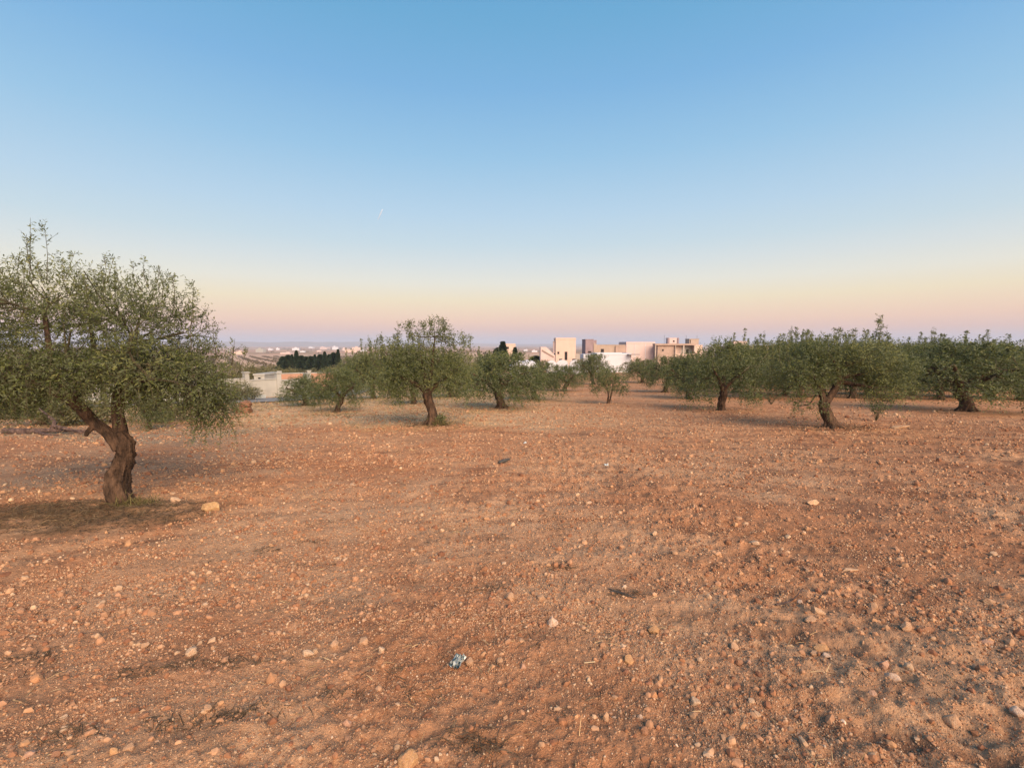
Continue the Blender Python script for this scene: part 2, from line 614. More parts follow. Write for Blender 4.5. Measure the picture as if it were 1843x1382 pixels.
hill_mat, _nt, _b = nodes('far_hill', 0.95)
_nt.links.new(mixc(_nt, (0.14, 0.13, 0.09), (0.26, 0.2, 0.15), rng_map(_nt, tex_noise(_nt, 0.004, 6), .4, .65)), _b.inputs['Base Color'])
ridge('hills', 8600, -58, -14, 160, 92, -25, hill_mat, 3)
ridge('hills', 9400, -20, 34, 160, 30, -25, hill_mat, 11)
ridge('hills', 8900, 26, 58, 120, 40, -25, hill_mat, 19)


# ------------------------------------------------------------------ lane and walls on the left
def strip(name, pts, width, lift, mat, seg=60, thick=0.0):
    p = catmull(pts, seg)
    d = unit(np.gradient(p, axis=0))
    s = np.stack([-d[:, 1], d[:, 0]], -1)
    rows = []
    for off in np.linspace(-.5, .5, 9):
        x = p[:, 0] + s[:, 0] * off * width
        y = p[:, 1] + s[:, 1] * off * width
        rows.append(np.stack([x, y, base_height(x, y) + lift], -1))
    v = np.stack(rows, 1)
    n, k = v.shape[:2]
    v = v.reshape(-1, 3)
    q = [(a * k + b, a * k + b + 1, (a + 1) * k + b + 1, (a + 1) * k + b) for a in range(n - 1) for b in range(k - 1)]
    return tag(obj(name, mesh_np(name, v, q, None, True), mat), kind='structure')


strip('lane', [(-46, 10.5), (-30, 16.5), (-22, 20.6), (-17.0, 24.5), (-14.6, 28.5), (-14.2, 35), (-16, 45), (-21, 60)], 4.6, 0.06, M['asphalt'])


def kerb_run():
    t = Soup()
    p = catmull([(-40, 17.5), (-27, 22.4), (-20.5, 25.9), (-17.6, 28.6), (-16.9, 32.0)], 40)
    for a, b in zip(p[:-1], p[1:]):
        d = unit(b - a)
        s = np.array([-d[1], d[0]]) * 0.16
        za, zb = base_height(a[0], a[1]), base_height(b[0], b[1])
        v = []
        for (c, z) in ((a, za), (b, zb)):
            for sg in (-1, 1):
                for hh in (-.3, .24):
                    v.append((c[0] + sg * s[0], c[1] + sg * s[1], z + hh))
        t.add(v, [(0, 4, 5, 1), (2, 3, 7, 6), (1, 5, 7, 3), (0, 1, 3, 2), (4, 6, 7, 5)])
    tag(obj('kerb', t.mesh('kerb'), M['kerb']), kind='structure')


kerb_run()


def fence_wall(name, a, b, height, label, cat, mat, pillar_mat, n, pillar_h, cap_mat):
    """masonry garden wall: separate panels between pillars, each with its cap"""
    a, b = np.array(a, float), np.array(b, float)
    d = b - a
    L = np.linalg.norm(d)
    rz = math.atan2(d[1], d[0])
    z0 = float(base_height(a[0], a[1]))
    z1 = float(base_height(b[0], b[1]))
    root = empty(name, (a[0], a[1], z0), rz)
    tag(root, label, cat)
    st = L / n
    for k in range(n):
        zz = (z1 - z0) * (k + .5) / n
        s = Soup().box(k * st + .16, (k + 1) * st - .16, -.09, .09, zz - .6, zz + height)
        obj('panel', s.mesh('panel'), mat, root)
        s = Soup().box(k * st + .16, (k + 1) * st - .16, -.14, .14, zz + height, zz + height + .07)
        obj('coping', s.mesh('coping'), cap_mat, root)
    for k in range(n + 1):
        zz = (z1 - z0) * k / n
        s = Soup().box(k * st - .158, k * st + .158, -.17, .17, zz - .6, zz + pillar_h)
        p = obj('pillar', s.mesh('pillar'), pillar_mat, root)
        s = Soup().box(k * st - .21, k * st + .21, -.22, .22, zz + pillar_h, zz + pillar_h + .08)
        obj('pillar_cap', s.mesh('pillar_cap'), cap_mat, p)
    return root


fence_wall('garden_wall', (-24.5, 26.2), (-16.6, 38.0), 1.25, 'cream garden wall with tall pillars beside the grey lane', 'garden wall', M['cream'], M['cream'], 6, 1.75, M['cream'])
fence_wall('garden_wall', (-22.2, 45.0), (-15.2, 48.5), 1.75, 'red brick garden wall with cream pillars behind the small olives', 'garden wall', M['brickred'], M['cream'], 3, 1.95, M['cream'])


# ------------------------------------------------------------------ houses
def facade(w, ht, t, openings, x0=0.0, z0=0.0):
    """front wall of boxes that leaves real openings; y from 0 (outside) to t"""
    xs = sorted({x0, x0 + w} | {o[0] for o in openings} | {o[1] for o in openings})
    zs = sorted({z0, z0 + ht} | {o[2] for o in openings} | {o[3] for o in openings})
    s = Soup()
    for i in range(len(xs) - 1):
        run = None
        for k in range(len(zs) - 1):
            cx, cz = (xs[i] + xs[i + 1]) / 2, (zs[k] + zs[k + 1]) / 2
            hole = any(o[0] < cx < o[1] and o[2] < cz < o[3] for o in openings)
            if not hole:
                run = (run[0], zs[k + 1]) if run else (zs[k], zs[k + 1])
            if (hole or k == len(zs) - 2) and run:
                s.box(xs[i], xs[i + 1], 0, t, run[0], run[1])
                run = None
    return s


def volume(root, x0, x1, y0, y1, z0, z1, mat, openings=(), name='wall', parapet=0.0, pmat=None, glass='dark', roofmat=None):
    """one box-shaped mass of a building: front facade with openings, side and back walls, roof slab"""
    t = 0.24
    s = facade(x1 - x0, z1 - z0, t, list(openings), x0, z0)
    fr = obj(name, s.mesh(name), mat, root)
    fr.location = (0, y0, 0)
    s = Soup().box(x0 + .002, x1 - .002, y0 + t, y1, z0, z1 - .02)
    obj(name, s.mesh(name), mat, root)
    s = Soup().box(x0 - .06, x1 + .06, y0 - .06, y1 + .06, z1, z1 + .14)
    obj('roof', s.mesh('roof'), roofmat or pmat or mat, root)
    if parapet:
        s = Soup()
        z = z1 + .14
        for (a, b, c, d) in ((x0, x1, y0, y0 + .16), (x0, x1, y1 - .16, y1), (x0, x0 + .16, y0 + .16, y1 - .16), (x1 - .16, x1, y0 + .16, y1 - .16)):
            s.box(a, b, c, d, z, z + parapet)
        obj('parapet', s.mesh('parapet'), pmat or mat, root)
    for o in openings:
        w = Soup().box(o[0] + .002, o[1] - .002, y0 + t - .05, y0 + t - .012, o[2] + .002, o[3] - .002)
        kind = 'door' if (o[3] - o[2]) > 1.7 else 'window'
        win = obj(kind, w.mesh(kind), M[glass], root)
        s = Soup().box(o[0] - .1, o[1] + .1, y0 - .05, y0 - .003, o[3], o[3] + .1)
        obj('lintel', s.mesh('lintel'), mat, win)
        if kind == 'window':
            s = Soup().box(o[0] - .1, o[1] + .1, y0 - .09, y0 - .003, o[2] - .09, o[2])
            obj('sill', s.mesh('sill'), mat, win)


def px_x(px, depth):
    """world x at a depth for a column of the 1843 px wide view (used for building widths)"""
    return (px - 921.5) / 850.0 * depth


def px_z(py, depth):
    return EYE + (620.0 - py) / 850.0 * depth


def house(name, label, px, depth, rz=0.0, group=None, cat='house'):
    x = px_x(px, depth)
    root = empty(name, (x, depth, float(base_height(x, depth)) - 0.3), rz)
    return tag(root, label, cat, group)


def hz(root, py):
    """height above a house's base that shows at picture height py"""
    return px_z(py, root.location.y) - root.location.z


def build_houses():
    # peach tower house
    D = 112.0
    k = D / 850
    r = house('house', 'peach square house tower with a small dark window, left of the white walls', 1018, D)
    w = 18 * k
    volume(r, -w, w, 0, 5.0, 0, hz(r, 611), M['peach'],
           [(-w + 3 * k, -w + 6.5 * k, hz(r, 637), hz(r, 633)), (-w + 16 * k, -w + 21 * k, hz(r, 648), hz(r, 633))], parapet=.25)
    s = Soup().box(-w - 4.2 * k, -w - .03, .8, 1.6, hz(r, 636), hz(r, 615))
    obj('chimney', s.mesh('chimney'), M['pinkwhite'], r)
    s = Soup().box(-w - 4.4 * k, -w - .03, .7, 1.7, hz(r, 615), hz(r, 614))
    obj('chimney_cap', s.mesh('chimney_cap'), M['concrete'], r)
    # low wing with the stair parapet that falls to the right
    v = []
    for y in (0.3, 4.5):
        v += [(-w - 27 * k, y, 0), (-w - .01, y, 0), (-w - .01, y, hz(r, 640)), (-w - 17 * k, y, hz(r, 624.5)), (-w - 27 * k, y, hz(r, 624.5))]
    q = [(1, 6, 7, 2), (2, 7, 8, 3), (3, 8, 9, 4), (4, 9, 5, 0)]
    s = Soup().add(v, q, [(0, 1, 2), (0, 2, 3), (0, 3, 4), (5, 7, 6), (5, 8, 7), (5, 9, 8)])
    obj('stair_wing', s.mesh('stair_wing'), M['pinkwhite'], r)
    a = np.array([(-w - 24 * k, hz(r, 630)), (-w - 3 * k, hz(r, 642))])
    v = []
    for (x, z) in a:
        for y in (.05, .28):
            for dz in (-.12, .12):
                v.append((x, y, z + dz))
    s = Soup().add(v, [(0, 4, 5, 1), (2, 3, 7, 6), (1, 5, 7, 3), (0, 2, 6, 4), (0, 1, 3, 2), (4, 6, 7, 5)])
    obj('stair_rail', s.mesh('stair_rail'), M['beige'], r)
    # beige house with the raw stair tower
    D = 118.0
    k = D / 850
    r = house('house', 'beige flat roofed house with a raw mauve stair tower on its left end', 1094, D)
    x = lambda p: (p - 1094) * k
    volume(r, x(1068), x(1125.5), 0.4, 9, 0, hz(r, 621.5), M['beige'], [(x(1081.5), x(1087), hz(r, 637.5), hz(r, 628))], parapet=.0)
    volume(r, x(1053.5), x(1067.8), 0.1, 6, 0, hz(r, 611.5), M['mauve'], [(x(1058), x(1064), hz(r, 635), hz(r, 632))])
    v = []
    for y in (0.0, .3):
        v += [(x(1068.2), y, hz(r, 636)), (x(1076), y, hz(r, 622)), (x(1069), y, hz(r, 617)), (x(1068.2), y, hz(r, 617))]
    s = Soup().add(v, [(0, 1, 2, 3), (7, 6, 5, 4), (0, 4, 5, 1), (1, 5, 6, 2)])
    obj('stair_parapet', s.mesh('stair_parapet'), M['beige'], r)
    s = Soup().box(x(1069), x(1077), 3.0, 5.5, hz(r, 622) + .15, hz(r, 611.8))
    obj('stair_head', s.mesh('stair_head'), M['mauve'], r)
    s = Soup().box(x(1107.5), x(1126), .02, .39, hz(r, 637), hz(r, 622.5))
    obj('brick_patch', s.mesh('brick_patch'), M['brick'], r)
    # white shed in front
    D = 92.0
    k = D / 850
    r = house('white_shed', 'long bright white windowless building standing before the beige house', 1102, D, cat='building')
    x = lambda p: (p - 1102) * k
    volume(r, x(1074), x(1136), 0, 7, 0, hz(r, 638.8), M['white'], [], parapet=.22)
    s = Soup().box(x(1050.5), x(1073.9), .3, 5, 0, hz(r, 637.6))
    obj('side_wall', s.mesh('side_wall'), M['white'], r)
    s = Soup().box(x(1128.5), x(1128.5) + 19 * k, -1.6, -.01, hz(r, 638.5), hz(r, 637))
    obj('canopy', s.mesh('canopy'), M['metal'], r)
    # grey block wall between the peach house and the white shed
    D = 104.0
    k = D / 850
    r = house('block_wall', 'grey block wall between the peach tower house and the white building', 1044, D, cat='wall')
    x = lambda p: (p - 1044) * k
    for j in range(3):
        s = Soup().box(x(1035.5) + j * 1.1 + .02, x(1035.5) + (j + 1) * 1.1 - .02, 0, .2, 0, hz(r, 637 + .4 * j))
        obj('panel', s.mesh('panel'), M['concrete'], r)
    # pinkish white block
    D = 128.0
    k = D / 850
    r = house('house', 'pinkish white blank walled house between the beige and the unfinished house', 1153, D)
    x = lambda p: (p - 1153) * k
    volume(r, x(1126.5), x(1178), 0, 9, 0, hz(r, 618.3), M['pinkwhite'], [], parapet=.3)
    for p in (1141.5, 1160.5):
        s = Soup().box(x(p), x(p) + .12, -.06, -.003, 0, hz(r, 619))
        obj('pilaster', s.mesh('pilaster'), M['white'], r)
    s = Soup().box(x(1145), x(1148.5), 2, 2.4, hz(r, 618.3) + .1, hz(r, 616))
    obj('vent', s.mesh('vent'), M['metal'], r)
    # unfinished house
    D = 124.0
    k = D / 850
    r = house('house', 'unfinished brick house with open bays and two roof boxes, right of the pinkish house', 1222, D)
    x = lambda p: (p - 1222) * k
    zt = hz(r, 621.5)
    volume(r, x(1184), x(1215), .5, 9, 0, zt, M['brick'], [(x(1192), x(1195), hz(r, 632), hz(r, 628.5))], roofmat=M['pinkwhite'])
    volume(r, x(1215.2), x(1228.8), 1.4, 9, 0, zt, M['peach'], [], roofmat=M['pinkwhite'])
    volume(r, x(1229), x(1250), 2.0, 9, 0, zt, M['cream'], [(x(1239), x(1244), hz(r, 637), hz(r, 629))], roofmat=M['pinkwhite'])
    volume(r, x(1250.2), x(1264), .3, 9, 0, zt, M['peach'], [], roofmat=M['pinkwhite'])
    for p, wd in ((1178.5, 1.6), (1228.5, 2.6), (1214.5, 1.0), (1248.5, 1.5)):
        s = Soup().box(x(p), x(p + wd), .02, .34, 0, zt)
        obj('pillar', s.mesh('pillar'), M['concrete'], r)
    s = Soup().box(x(1178), x(1251), -.05, 2.2, zt, zt + .45)
    obj('beam', s.mesh('beam'), M['brick'], r)
    s = Soup().box(x(1214.6), x(1250), .0, .2, hz(r, 645), hz(r, 636.5))
    obj('balcony_wall', s.mesh('balcony_wall'), M['peach'], r)
    volume(r, x(1210.5), x(1224), 3, 6, zt + .15, hz(r, 608.8), M['pinkwhite'], [(x(1217), x(1220), hz(r, 615.5), hz(r, 612.5))], name='roof_box')
    for p in (1207, 1224.8):
        s = Soup().box(x(p), x(p + 3), 2.9, 3.3, zt + .15, hz(r, 607.8))
        obj('roof_pillar', s.mesh('roof_pillar'), M['mauve'], r)
    volume(r, x(1247), x(1264.5), 3, 6, zt + .15, hz(r, 610.5), M['beige'], [(x(1248), x(1249.6), hz(r, 618), hz(r, 611.5))], name='roof_box')
    for p in (1243.5, 1203, 1263.5):
        s = Soup().box(x(p), x(p) + .05, 4, 4.05, zt + .45, hz(r, 603))
        obj('rebar', s.mesh('rebar'), M['wire'], r)
    # roof-top cabin house
    D = 150.0
    k = D / 850
    r = house('house', 'house with a small pink roof cabin, right of the unfinished house', 1330, D)
    x = lambda p: (p - 1330) * k
    volume(r, x(1308), x(1352), 0, 9, 0, hz(r, 624.5), M['beige'], [], parapet=.2)
    volume(r, x(1321), x(1346), 1, 5, hz(r, 624.5) + .15, hz(r, 614.5), M['pinkwhite'], [(x(1330.5), x(1333), hz(r, 622), hz(r, 617))], name='roof_cabin', roofmat=M['brick'])
    # orange brick house behind the leaning olive
    D = 95.0
    k = D / 850
    r = house('house', 'orange brick house showing above the grove behind the leaning olive', 1453, D)
    x = lambda p: (p - 1453) * k
    volume(r, x(1432), x(1474), 0, 8, 0, hz(r, 623), M['brickred'], [(x(1440), x(1446), hz(r, 634), hz(r, 628))], parapet=.2)
    # second brick one
    r = house('house', 'low brick house peeping over the grove right of the roof cabin', 1386, 130.0)
    volume(r, -1.8, 1.8, 0, 6, 0, hz(r, 624), M['brick'], [(-.6, .5, hz(r, 633), hz(r, 628))], parapet=.2)
    # pale house behind the cypress
    r = house('house', 'small peach house half hidden behind the pointed cypress', 917, 150.0)
    volume(r, -1.9, 1.9, 0, 6, 0, hz(r, 621), M['peach'], [(-1.0, -.2, hz(r, 628), hz(r, 624))], parapet=.3)
    # white low domes and scalloped white wall
    for px, dep, w, lab in ((930, 74.0, 1.15, 'left of two low white domes showing over the middle olives'), (950, 76.0, 1.6, 'right of two low white domes showing over the middle olives')):
        r = house('dome', lab, px, dep, 0, 'white domes over the middle olives', 'dome')
        zt = hz(r, 647.5)
        s = Soup().box(-w, w, -w, w, 0, zt - w * .75)
        obj('wall', s.mesh('wall'), M['white'], r)
        v, q = [], []
        n, mm = 20, 8
        for a in range(mm + 1):
            t = a / mm * math.pi / 2
            for b in range(n):
                p = b / n * 2 * math.pi
                v.append((w * .96 * math.cos(t) * math.cos(p), w * .96 * math.cos(t) * math.sin(p), zt - w * .75 + w * .75 * math.sin(t)))
        for a in range(mm):
            for b in range(n):
                q.append((a * n + b, a * n + (b + 1) % n, (a + 1) * n + (b + 1) % n, (a + 1) * n + b))
        obj('shell', mesh_np('shell', v, q, None, True), M['white'], r)
    D = 82.0
    k = D / 850
    r = house('courtyard_wall', 'white courtyard wall with scalloped top in front of the peach tower house', 1016, D, cat='wall')
    for j, (c, ww, top) in enumerate(((993, 9, 648.5), (1012, 11, 647.5), (1036, 11, 647.5))):
        xc = (c - 1016) * k
        pts = [(xc - ww * k, 0), (xc + ww * k - .02, 0)]
        arc = [(xc + ww * k * math.cos(t) - (.02 if math.cos(t) > 0 else 0), hz(r, 656) + (hz(r, top) - hz(r, 656)) * math.sin(t)) for t in np.linspace(0, math.pi, 9)]
        pr = pts + arc
        n = len(pr)
        v = [(a, 0, b) for a, b in pr] + [(a, .35, b) for a, b in pr]
        q = [(i, (i + 1) % n, (i + 1) % n + n, i + n) for i in range(n)]
        t = [(0, i + 1, i + 2) for i in range(n - 2)] + [(n, n + i + 2, n + i + 1) for i in range(n - 2)]
        s = Soup().add(v, [qq[::-1] for qq in q], t)
        obj('panel', s.mesh('panel'), M['white'], r)
    for c in (1010, 1034):
        xc = (c - 1016) * k
        s = Soup().box(xc - 2.6 * k, xc + 2.6 * k, .5, 1.1, hz(r, 650), hz(r, 646))
        obj('lamp_post', s.mesh('lamp_post'), M['dark'], r)
    # cream block behind the left garden wall
    r = house('shed', 'cream shed behind the tall pillared garden wall at the left', 466, 42.0, cat='shed')
    kk = 42 / 850
    volume(r, -10 * kk, 9 * kk, 0, 3, 0, hz(r, 675.5), M['cream'], [(-3 * kk, 2 * kk, hz(r, 686), hz(r, 679))])


build_houses()


def far_village():
    spec = []
    rr = np.random.default_rng(5)
    for px, py, w, hh, kind, lab in (
            (432, 637.5, 17, 4.5, 'peach', 'peach long far house nearest to the near olive crown'), (468, 634, 15, 6, 'cream', 'cream tall boxy far house left above the conifer clump'),
            (487, 630.5, 8, 3, 'white', 'white far house right of the cream tall boxy one'), (501, 630, 6, 3.2, 'white', 'tiny white far house between the boxy one and the conifers'),
            (514, 637, 18, 2.5, 'pinkwhite', 'long low pinkish far house just above the left end of the conifers'), (533, 630.5, 12, 4, 'white', 'bright white far house above the tallest left conifer'),
            (545, 634, 9, 2, 'white', 'low white far house close over the conifer saddle'), (583, 629, 14, 4, 'pinkwhite', 'pinkish far house above the right half of the conifers'),
            (604, 629.5, 10, 5, 'white', 'tall white far house above the right end of the conifers'), (622, 631, 9, 4, 'pinkwhite', 'small pinkish far house right of the last conifer spire'),
            (642, 630, 15, 4.5, 'peach', 'peach tall far house left of the sparse topped olive'), (632, 634, 22, 4, 'peach', 'wide peach far house before the taller peach one'),
            (655, 633, 10, 3, 'white', 'white far house right of the wide peach one'), (668, 631, 12, 4, 'pinkwhite', 'pinkish far house touching the sparse topped olive crown'),
            (1278, 627, 5, 2.4, 'white', 'first of three white far specks right of the unfinished house'), (1287, 627, 3, 2.4, 'white', 'middle and smallest of three white far specks by the unfinished house'),
            (1296, 627, 8, 3, 'white', 'last and widest of three white far specks by the unfinished house'),
            (1545, 628, 18, 4, 'cream', 'wide cream far house over the leaning olive, under its tall shoot'), (1562, 626, 10, 5, 'white', 'white tall far house over the right half of the leaning olive'),
            (1690, 630, 13, 4, 'cream', 'cream far house left above the wide olive'), (1703, 626, 9, 5, 'white', 'white far house behind the cream one above the wide olive'),
            (1798, 628, 12, 5, 'cream', 'cream far house nearest to the right border'), (1602, 628, 8, 3, 'white', 'small white far house between leaning olive and wide olive'),
            (1640, 628, 9, 3, 'pinkwhite', 'small pinkish far house left of the wide olive'), (1760, 628, 10, 4, 'white', 'white far house above the middle of the wide olive'),
            (1826, 628, 9, 4, 'white', 'white far house at the right border'), (410, 633, 7, 3, 'cream', 'cream far house peeping through the edge of the near olive'),
            (25, 633, 12, 5, 'cream', 'cream far house seen through the near olive at the left border'),
            (962, 634, 10, 3, 'white', 'white far house right of the pointed cypress'), (985, 633, 8, 3, 'pinkwhite', 'pinkish far house left of the peach tower house'),
            (946, 632, 7, 2.5, 'white', 'small white far house close to the pointed cypress'), (560, 627, 8, 2.5, 'white', 'remotest white far house, high above the conifer saddle'),
            (575, 633, 8, 2, 'pinkwhite', 'flat pinkish far house low above the conifers')):
        # stand where the line of sight to the foot of the house meets the plain
        lo, hi = 250.0, 4000.0
        for _ in range(40):
            mid = (lo + hi) / 2
            if px_z(py, mid) < float(base_height(px_x(px, mid), mid)):
                hi = mid
            else:
                lo = mid
        spec.append((px_x(px, lo), lo, w * lo / 850, hh * lo / 850, kind, lab))
    for (x, y, w, hh, kind, lab) in spec:
        r = empty('far_house', (x, y, float(base_height(x, y)) - .5), rr.uniform(-.3, .3))
        tag(r, lab, 'house', 'far houses on the plain')
        d = w * rr.uniform(.5, .8)
        s = Soup().box(-w / 2, w / 2, 0, d, 0, hh + .5)
        obj('wall', s.mesh('wall'), M[kind], r)
        a = rr.uniform(-.4, .1) * w
        s = Soup().box(-w / 2 - .1, w / 2 + .1, -.1, d + .1, hh + .5, hh + .8)
        rf = obj('roof', s.mesh('roof'), M[kind], r)
        s = Soup().box(a, a + .3 * w, d * .2, d * .6, hh + .803, hh * 1.35 + .8)
        obj('roof_box', s.mesh('roof_box'), M[kind], rf)


far_village()


# ------------------------------------------------------------------ foliage
def leaf_quads(P, D, L, W, rng, fold=0.25):
    n = len(P)
    rv = rng.normal(size=(n, 3))
    S = unit(np.cross(D, rv))
    N = np.cross(S, D)
    L = np.asarray(L).reshape(-1, 1) * np.ones((n, 1))
    W = np.asarray(W).reshape(-1, 1) * np.ones((n, 1))
    b = P
    m = P + D * L * 0.48
    tip = P + D * L + N * L * 0.06
    v = np.stack([b, m + S * W * .5 + N * W * fold, tip, m - S * W * .5 + N * W * fold], 1).reshape(-1, 3)
    q = np.arange(n * 4).reshape(-1, 4)
    return v, q


def twig_leaves(O, D, LEN, nl, leafL, leafW, rng, droop, tint0):
    """leaves in pairs along curved shoots that start at O and run along D"""
    n = len(O)
    t = (np.arange(nl) + .5) / nl
    T = np.repeat(t[None], n, 0) + rng.normal(0, .03, (n, nl))
    LEN = LEN[:, None]
    pos = O[:, None, :] + D[:, None, :] * (T * LEN)[..., None]
    pos[..., 2] -= droop[:, None] * (T * LEN) ** 2 * 1.6
    dd = np.repeat(D[:, None, :], nl, 1).copy()
    dd[..., 2] -= droop[:, None] * 2.6 * T * LEN
    dd = unit(dd)
    side = unit(np.cross(dd, rng.normal(size=(n, nl, 3))))
    ld = unit(dd * rng.uniform(.35, .9, (n, nl, 1)) + side)
    k = leafL * rng.uniform(.7, 1.2, (n, nl)) * (1 - .3 * T)
    tint = np.clip(np.repeat(tint0[:, None], nl, 1) + rng.normal(0, .16, (n, nl)) + .12 * T, 0, 1)
    v, q = leaf_quads(pos.reshape(-1, 3), ld.reshape(-1, 3), k.ravel(), (k * leafW / leafL).ravel(), rng)
    return v, q, np.repeat(tint.ravel(), 4), pos


def clump_twigs(c, rad, n, rng, lowz, highz, surface=0.4):
    dirs = unit(rng.normal(size=(n, 3)))
    rr = rng.random(n) ** (1 / 2.4)
    rr = surface + (1 - surface) * rr
    O = np.array(c) + dirs * rr[:, None] * np.array(rad) * .85
    f = np.clip((O[:, 2] - lowz) / max(highz - lowz, .1), 0, 1)
    up = -0.55 + 1.35 * f
    D = dirs * .75 + rng.normal(0, .42, (n, 3))
    D[:, 2] += up
    D = unit(D)
    droop = np.clip(1.5 - 1.7 * f, .1, 1.5)
    return O, D, droop


def crown_mesh(name, clumps, sprouts, rng, leafL, leafW, per, lowz, highz, stems, nl=12, twig_len=(.18, .34), wood_twigs=True, spl=.38):
    """clumps: (x, y, z, rx, ry, rz, density); stems: wood polylines with radii that carry the clumps"""
    V, Q, T, off = [], [], [], 0
    wood = Soup()
    for (x, y, z, rx, ry, rz, den) in clumps:
        n = max(int(per * den * (rx * ry * rz) ** (2 / 3)), 4)
        O, D, dr = clump_twigs((x, y, z), (rx, ry, rz), n, rng, lowz, highz)
        LEN = rng.uniform(*twig_len, n)
        base = .42 + .22 * rng.normal() + .20 * (z - (lowz + highz) / 2) / max(highz - lowz, .1)
        v, q, t, pos = twig_leaves(O, D, LEN, nl, leafL, leafW, rng, dr, np.clip(base + rng.normal(0, .12, n), 0, 1))
        V.append(v)
        Q.append(q + off)
        T.append(t)
        off += len(v)
        if wood_twigs:
            for i in range(0, n, 2):
                p = np.vstack([O[i] - D[i] * .06, pos[i, ::max(nl // 3, 1)]])
                tv, tq, tt = tube(p, [.0026, .0012], 3, cap=False)
                wood.add(tv, tq, tt)
    for (x, y, z0, z1, lean) in sprouts:
        ln = z1 - z0
        top = np.array([x + lean, y + rng.normal(0, .08), z1])
        p = catmull([(x, y, z0), ((x + top[0]) / 2 + rng.normal(0, .03), (y + top[1]) / 2, (z0 + z1) / 2), top], 7)
        tv, tq, tt = tube(p, [.006, .0016], 4, cap=False)
        wood.add(tv, tq, tt)
        n = max(int(ln / .045), 5)
        s = rng.random(n) ** .8
        O = np.array([np.interp(s, np.linspace(0, 1, 7), p[:, a]) for a in range(3)]).T
        D = rng.normal(0, .55, (n, 3))
        D[:, 2] += .85
        D = unit(D)
        LEN = rng.uniform(.12, spl, n) * (1.15 - .75 * s)
        v, q, t, pos = twig_leaves(O, D, LEN, 8, leafL, leafW, rng, np.full(n, .15), np.clip(.55 + rng.normal(0, .14, n), 0, 1))
        V.append(v)
        Q.append(q + off)
        T.append(t)
        off += len(v)
        for i in range(0, n, 2):
            tv, tq, tt = tube(np.vstack([O[i], pos[i, 3], pos[i, 7]]), [.0025, .0011], 3, cap=False)
            wood.add(tv, tq, tt)
    for pts, r0, r1 in stems:
        p = catmull(pts, 6 + 3 * len(pts))
        tv, tq, tt = tube(p, [r0, r1], 5, .25, seed=int(rng.integers(99)))
        wood.add(tv, tq, tt)
    wv = np.vstack(wood.v)
    nq = sum(len(q) for q in Q)
    V = np.vstack(V + [wv])
    quads = np.vstack(Q + [w + off for w in wood.q])
    tris = np.vstack(wood.t) + off if wood.t else None
    me = mesh_np(name, V, quads, tris)
    attr_f(me, 'tint', np.concatenate(T + [np.full(len(wv), .4)]))
    idx = np.ones(len(me.polygons), np.int32)
    idx[:nq] = 0
    me.polygons.foreach_set('material_index', idx)
    return me


def wood_mesh(name, path, radii, seg, rings, rough, ridge, seed):
    p = catmull(path, rings)
    v, q, t = tube(p, radii, seg, rough, ridge, seed)
    return mesh_np(name, v, q, t, True)


def root_foot(path, r0, rng, seg=10):
    """short buttress roots that spread from the foot of a trunk"""
    s = Soup()
    pp = catmull(path, 40)
    top = pp[int(np.argmin(np.abs(pp[:, 2] - r0 * 1.6)))]
    x, y, z = path[0]
    for a in np.linspace(0, 2 * np.pi, 6)[:-1] + rng.uniform(0, 1):
        ln = r0 * rng.uniform(1.4, 2.3)
        p = catmull([(top[0] + math.cos(a) * r0 * .12, top[1] + math.sin(a) * r0 * .12, r0 * 1.9), ((top[0] + x) / 2 + math.cos(a) * r0 * .5, (top[1] + y) / 2 + math.sin(a) * r0 * .5, r0 * 1.1), (x + math.cos(a) * r0 * .85, y + math.sin(a) * r0 * .85, r0 * .5),
                     (x + math.cos(a) * ln, y + math.sin(a) * ln, -.05)], 8)
        v, q, t = tube(p, [r0 * .18, r0 * .34, r0 * .32, r0 * .16], seg, .3, .2, int(rng.integers(90)))
        s.add(v, q, t)
    return s


def olive(name, loc, label, trunk, limbs, clumps, sprouts, seed, leafL, leafW, per, lowz, highz, seg=12, hi=False, rz=0.0, **kw):
    rng = np.random.default_rng(seed)
    root = empty(name, loc, rz)
    tag(root, label, 'olive tree', 'olive trees of the grove')
    path, radii = trunk
    s = root_foot(path, radii[0] * (.85 if hi else 1), rng)
    p = catmull(path, 130 if hi else 24)
    v, q, t = tube(p, radii, seg, .36 if hi else .24, .5 if hi else .34, seed)
    s.add(v, q, t)
    tr = obj('trunk', s.mesh('trunk', True), M['bark'], root)
    ends = []
    for lp, lr in limbs:
        o = obj('limb', wood_mesh('limb', lp, lr, max(seg - 3, 7), 34 if hi else 14, .2, .22, int(rng.integers(90))), M['bark'], tr)
        ends.append((np.array(lp), lr))
    stems = []
    for (x, y, z, rx, ry, rz_, den) in clumps:
        c = np.array([x, y, z])
        best = None
        for lp, lr in ends:
            for k in range(len(lp) // 2, len(lp)):
                d = np.linalg.norm(lp[k] - c)
                if best is None or d < best[0]:
                    best = (d, lp[k], lr[-1])
        a = best[1]
        m = (a + c) / 2 + rng.normal(0, .07, 3)
        stems.append(([a, m, c], min(best[2] * .85, .03), .008))
        for _ in range(3 if hi else 1):
            e = c + rng.normal(0, .55, 3) * np.array([rx, ry, rz_])
            stems.append(([m, (m + e) / 2 + rng.normal(0, .05, 3), e], .009, .003))
    me = crown_mesh('crown', clumps, sprouts, rng, leafL, leafW, per, lowz, highz, stems, **kw)
    obj('crown', me, [M['leaf'], M['twig']], root)
    return root


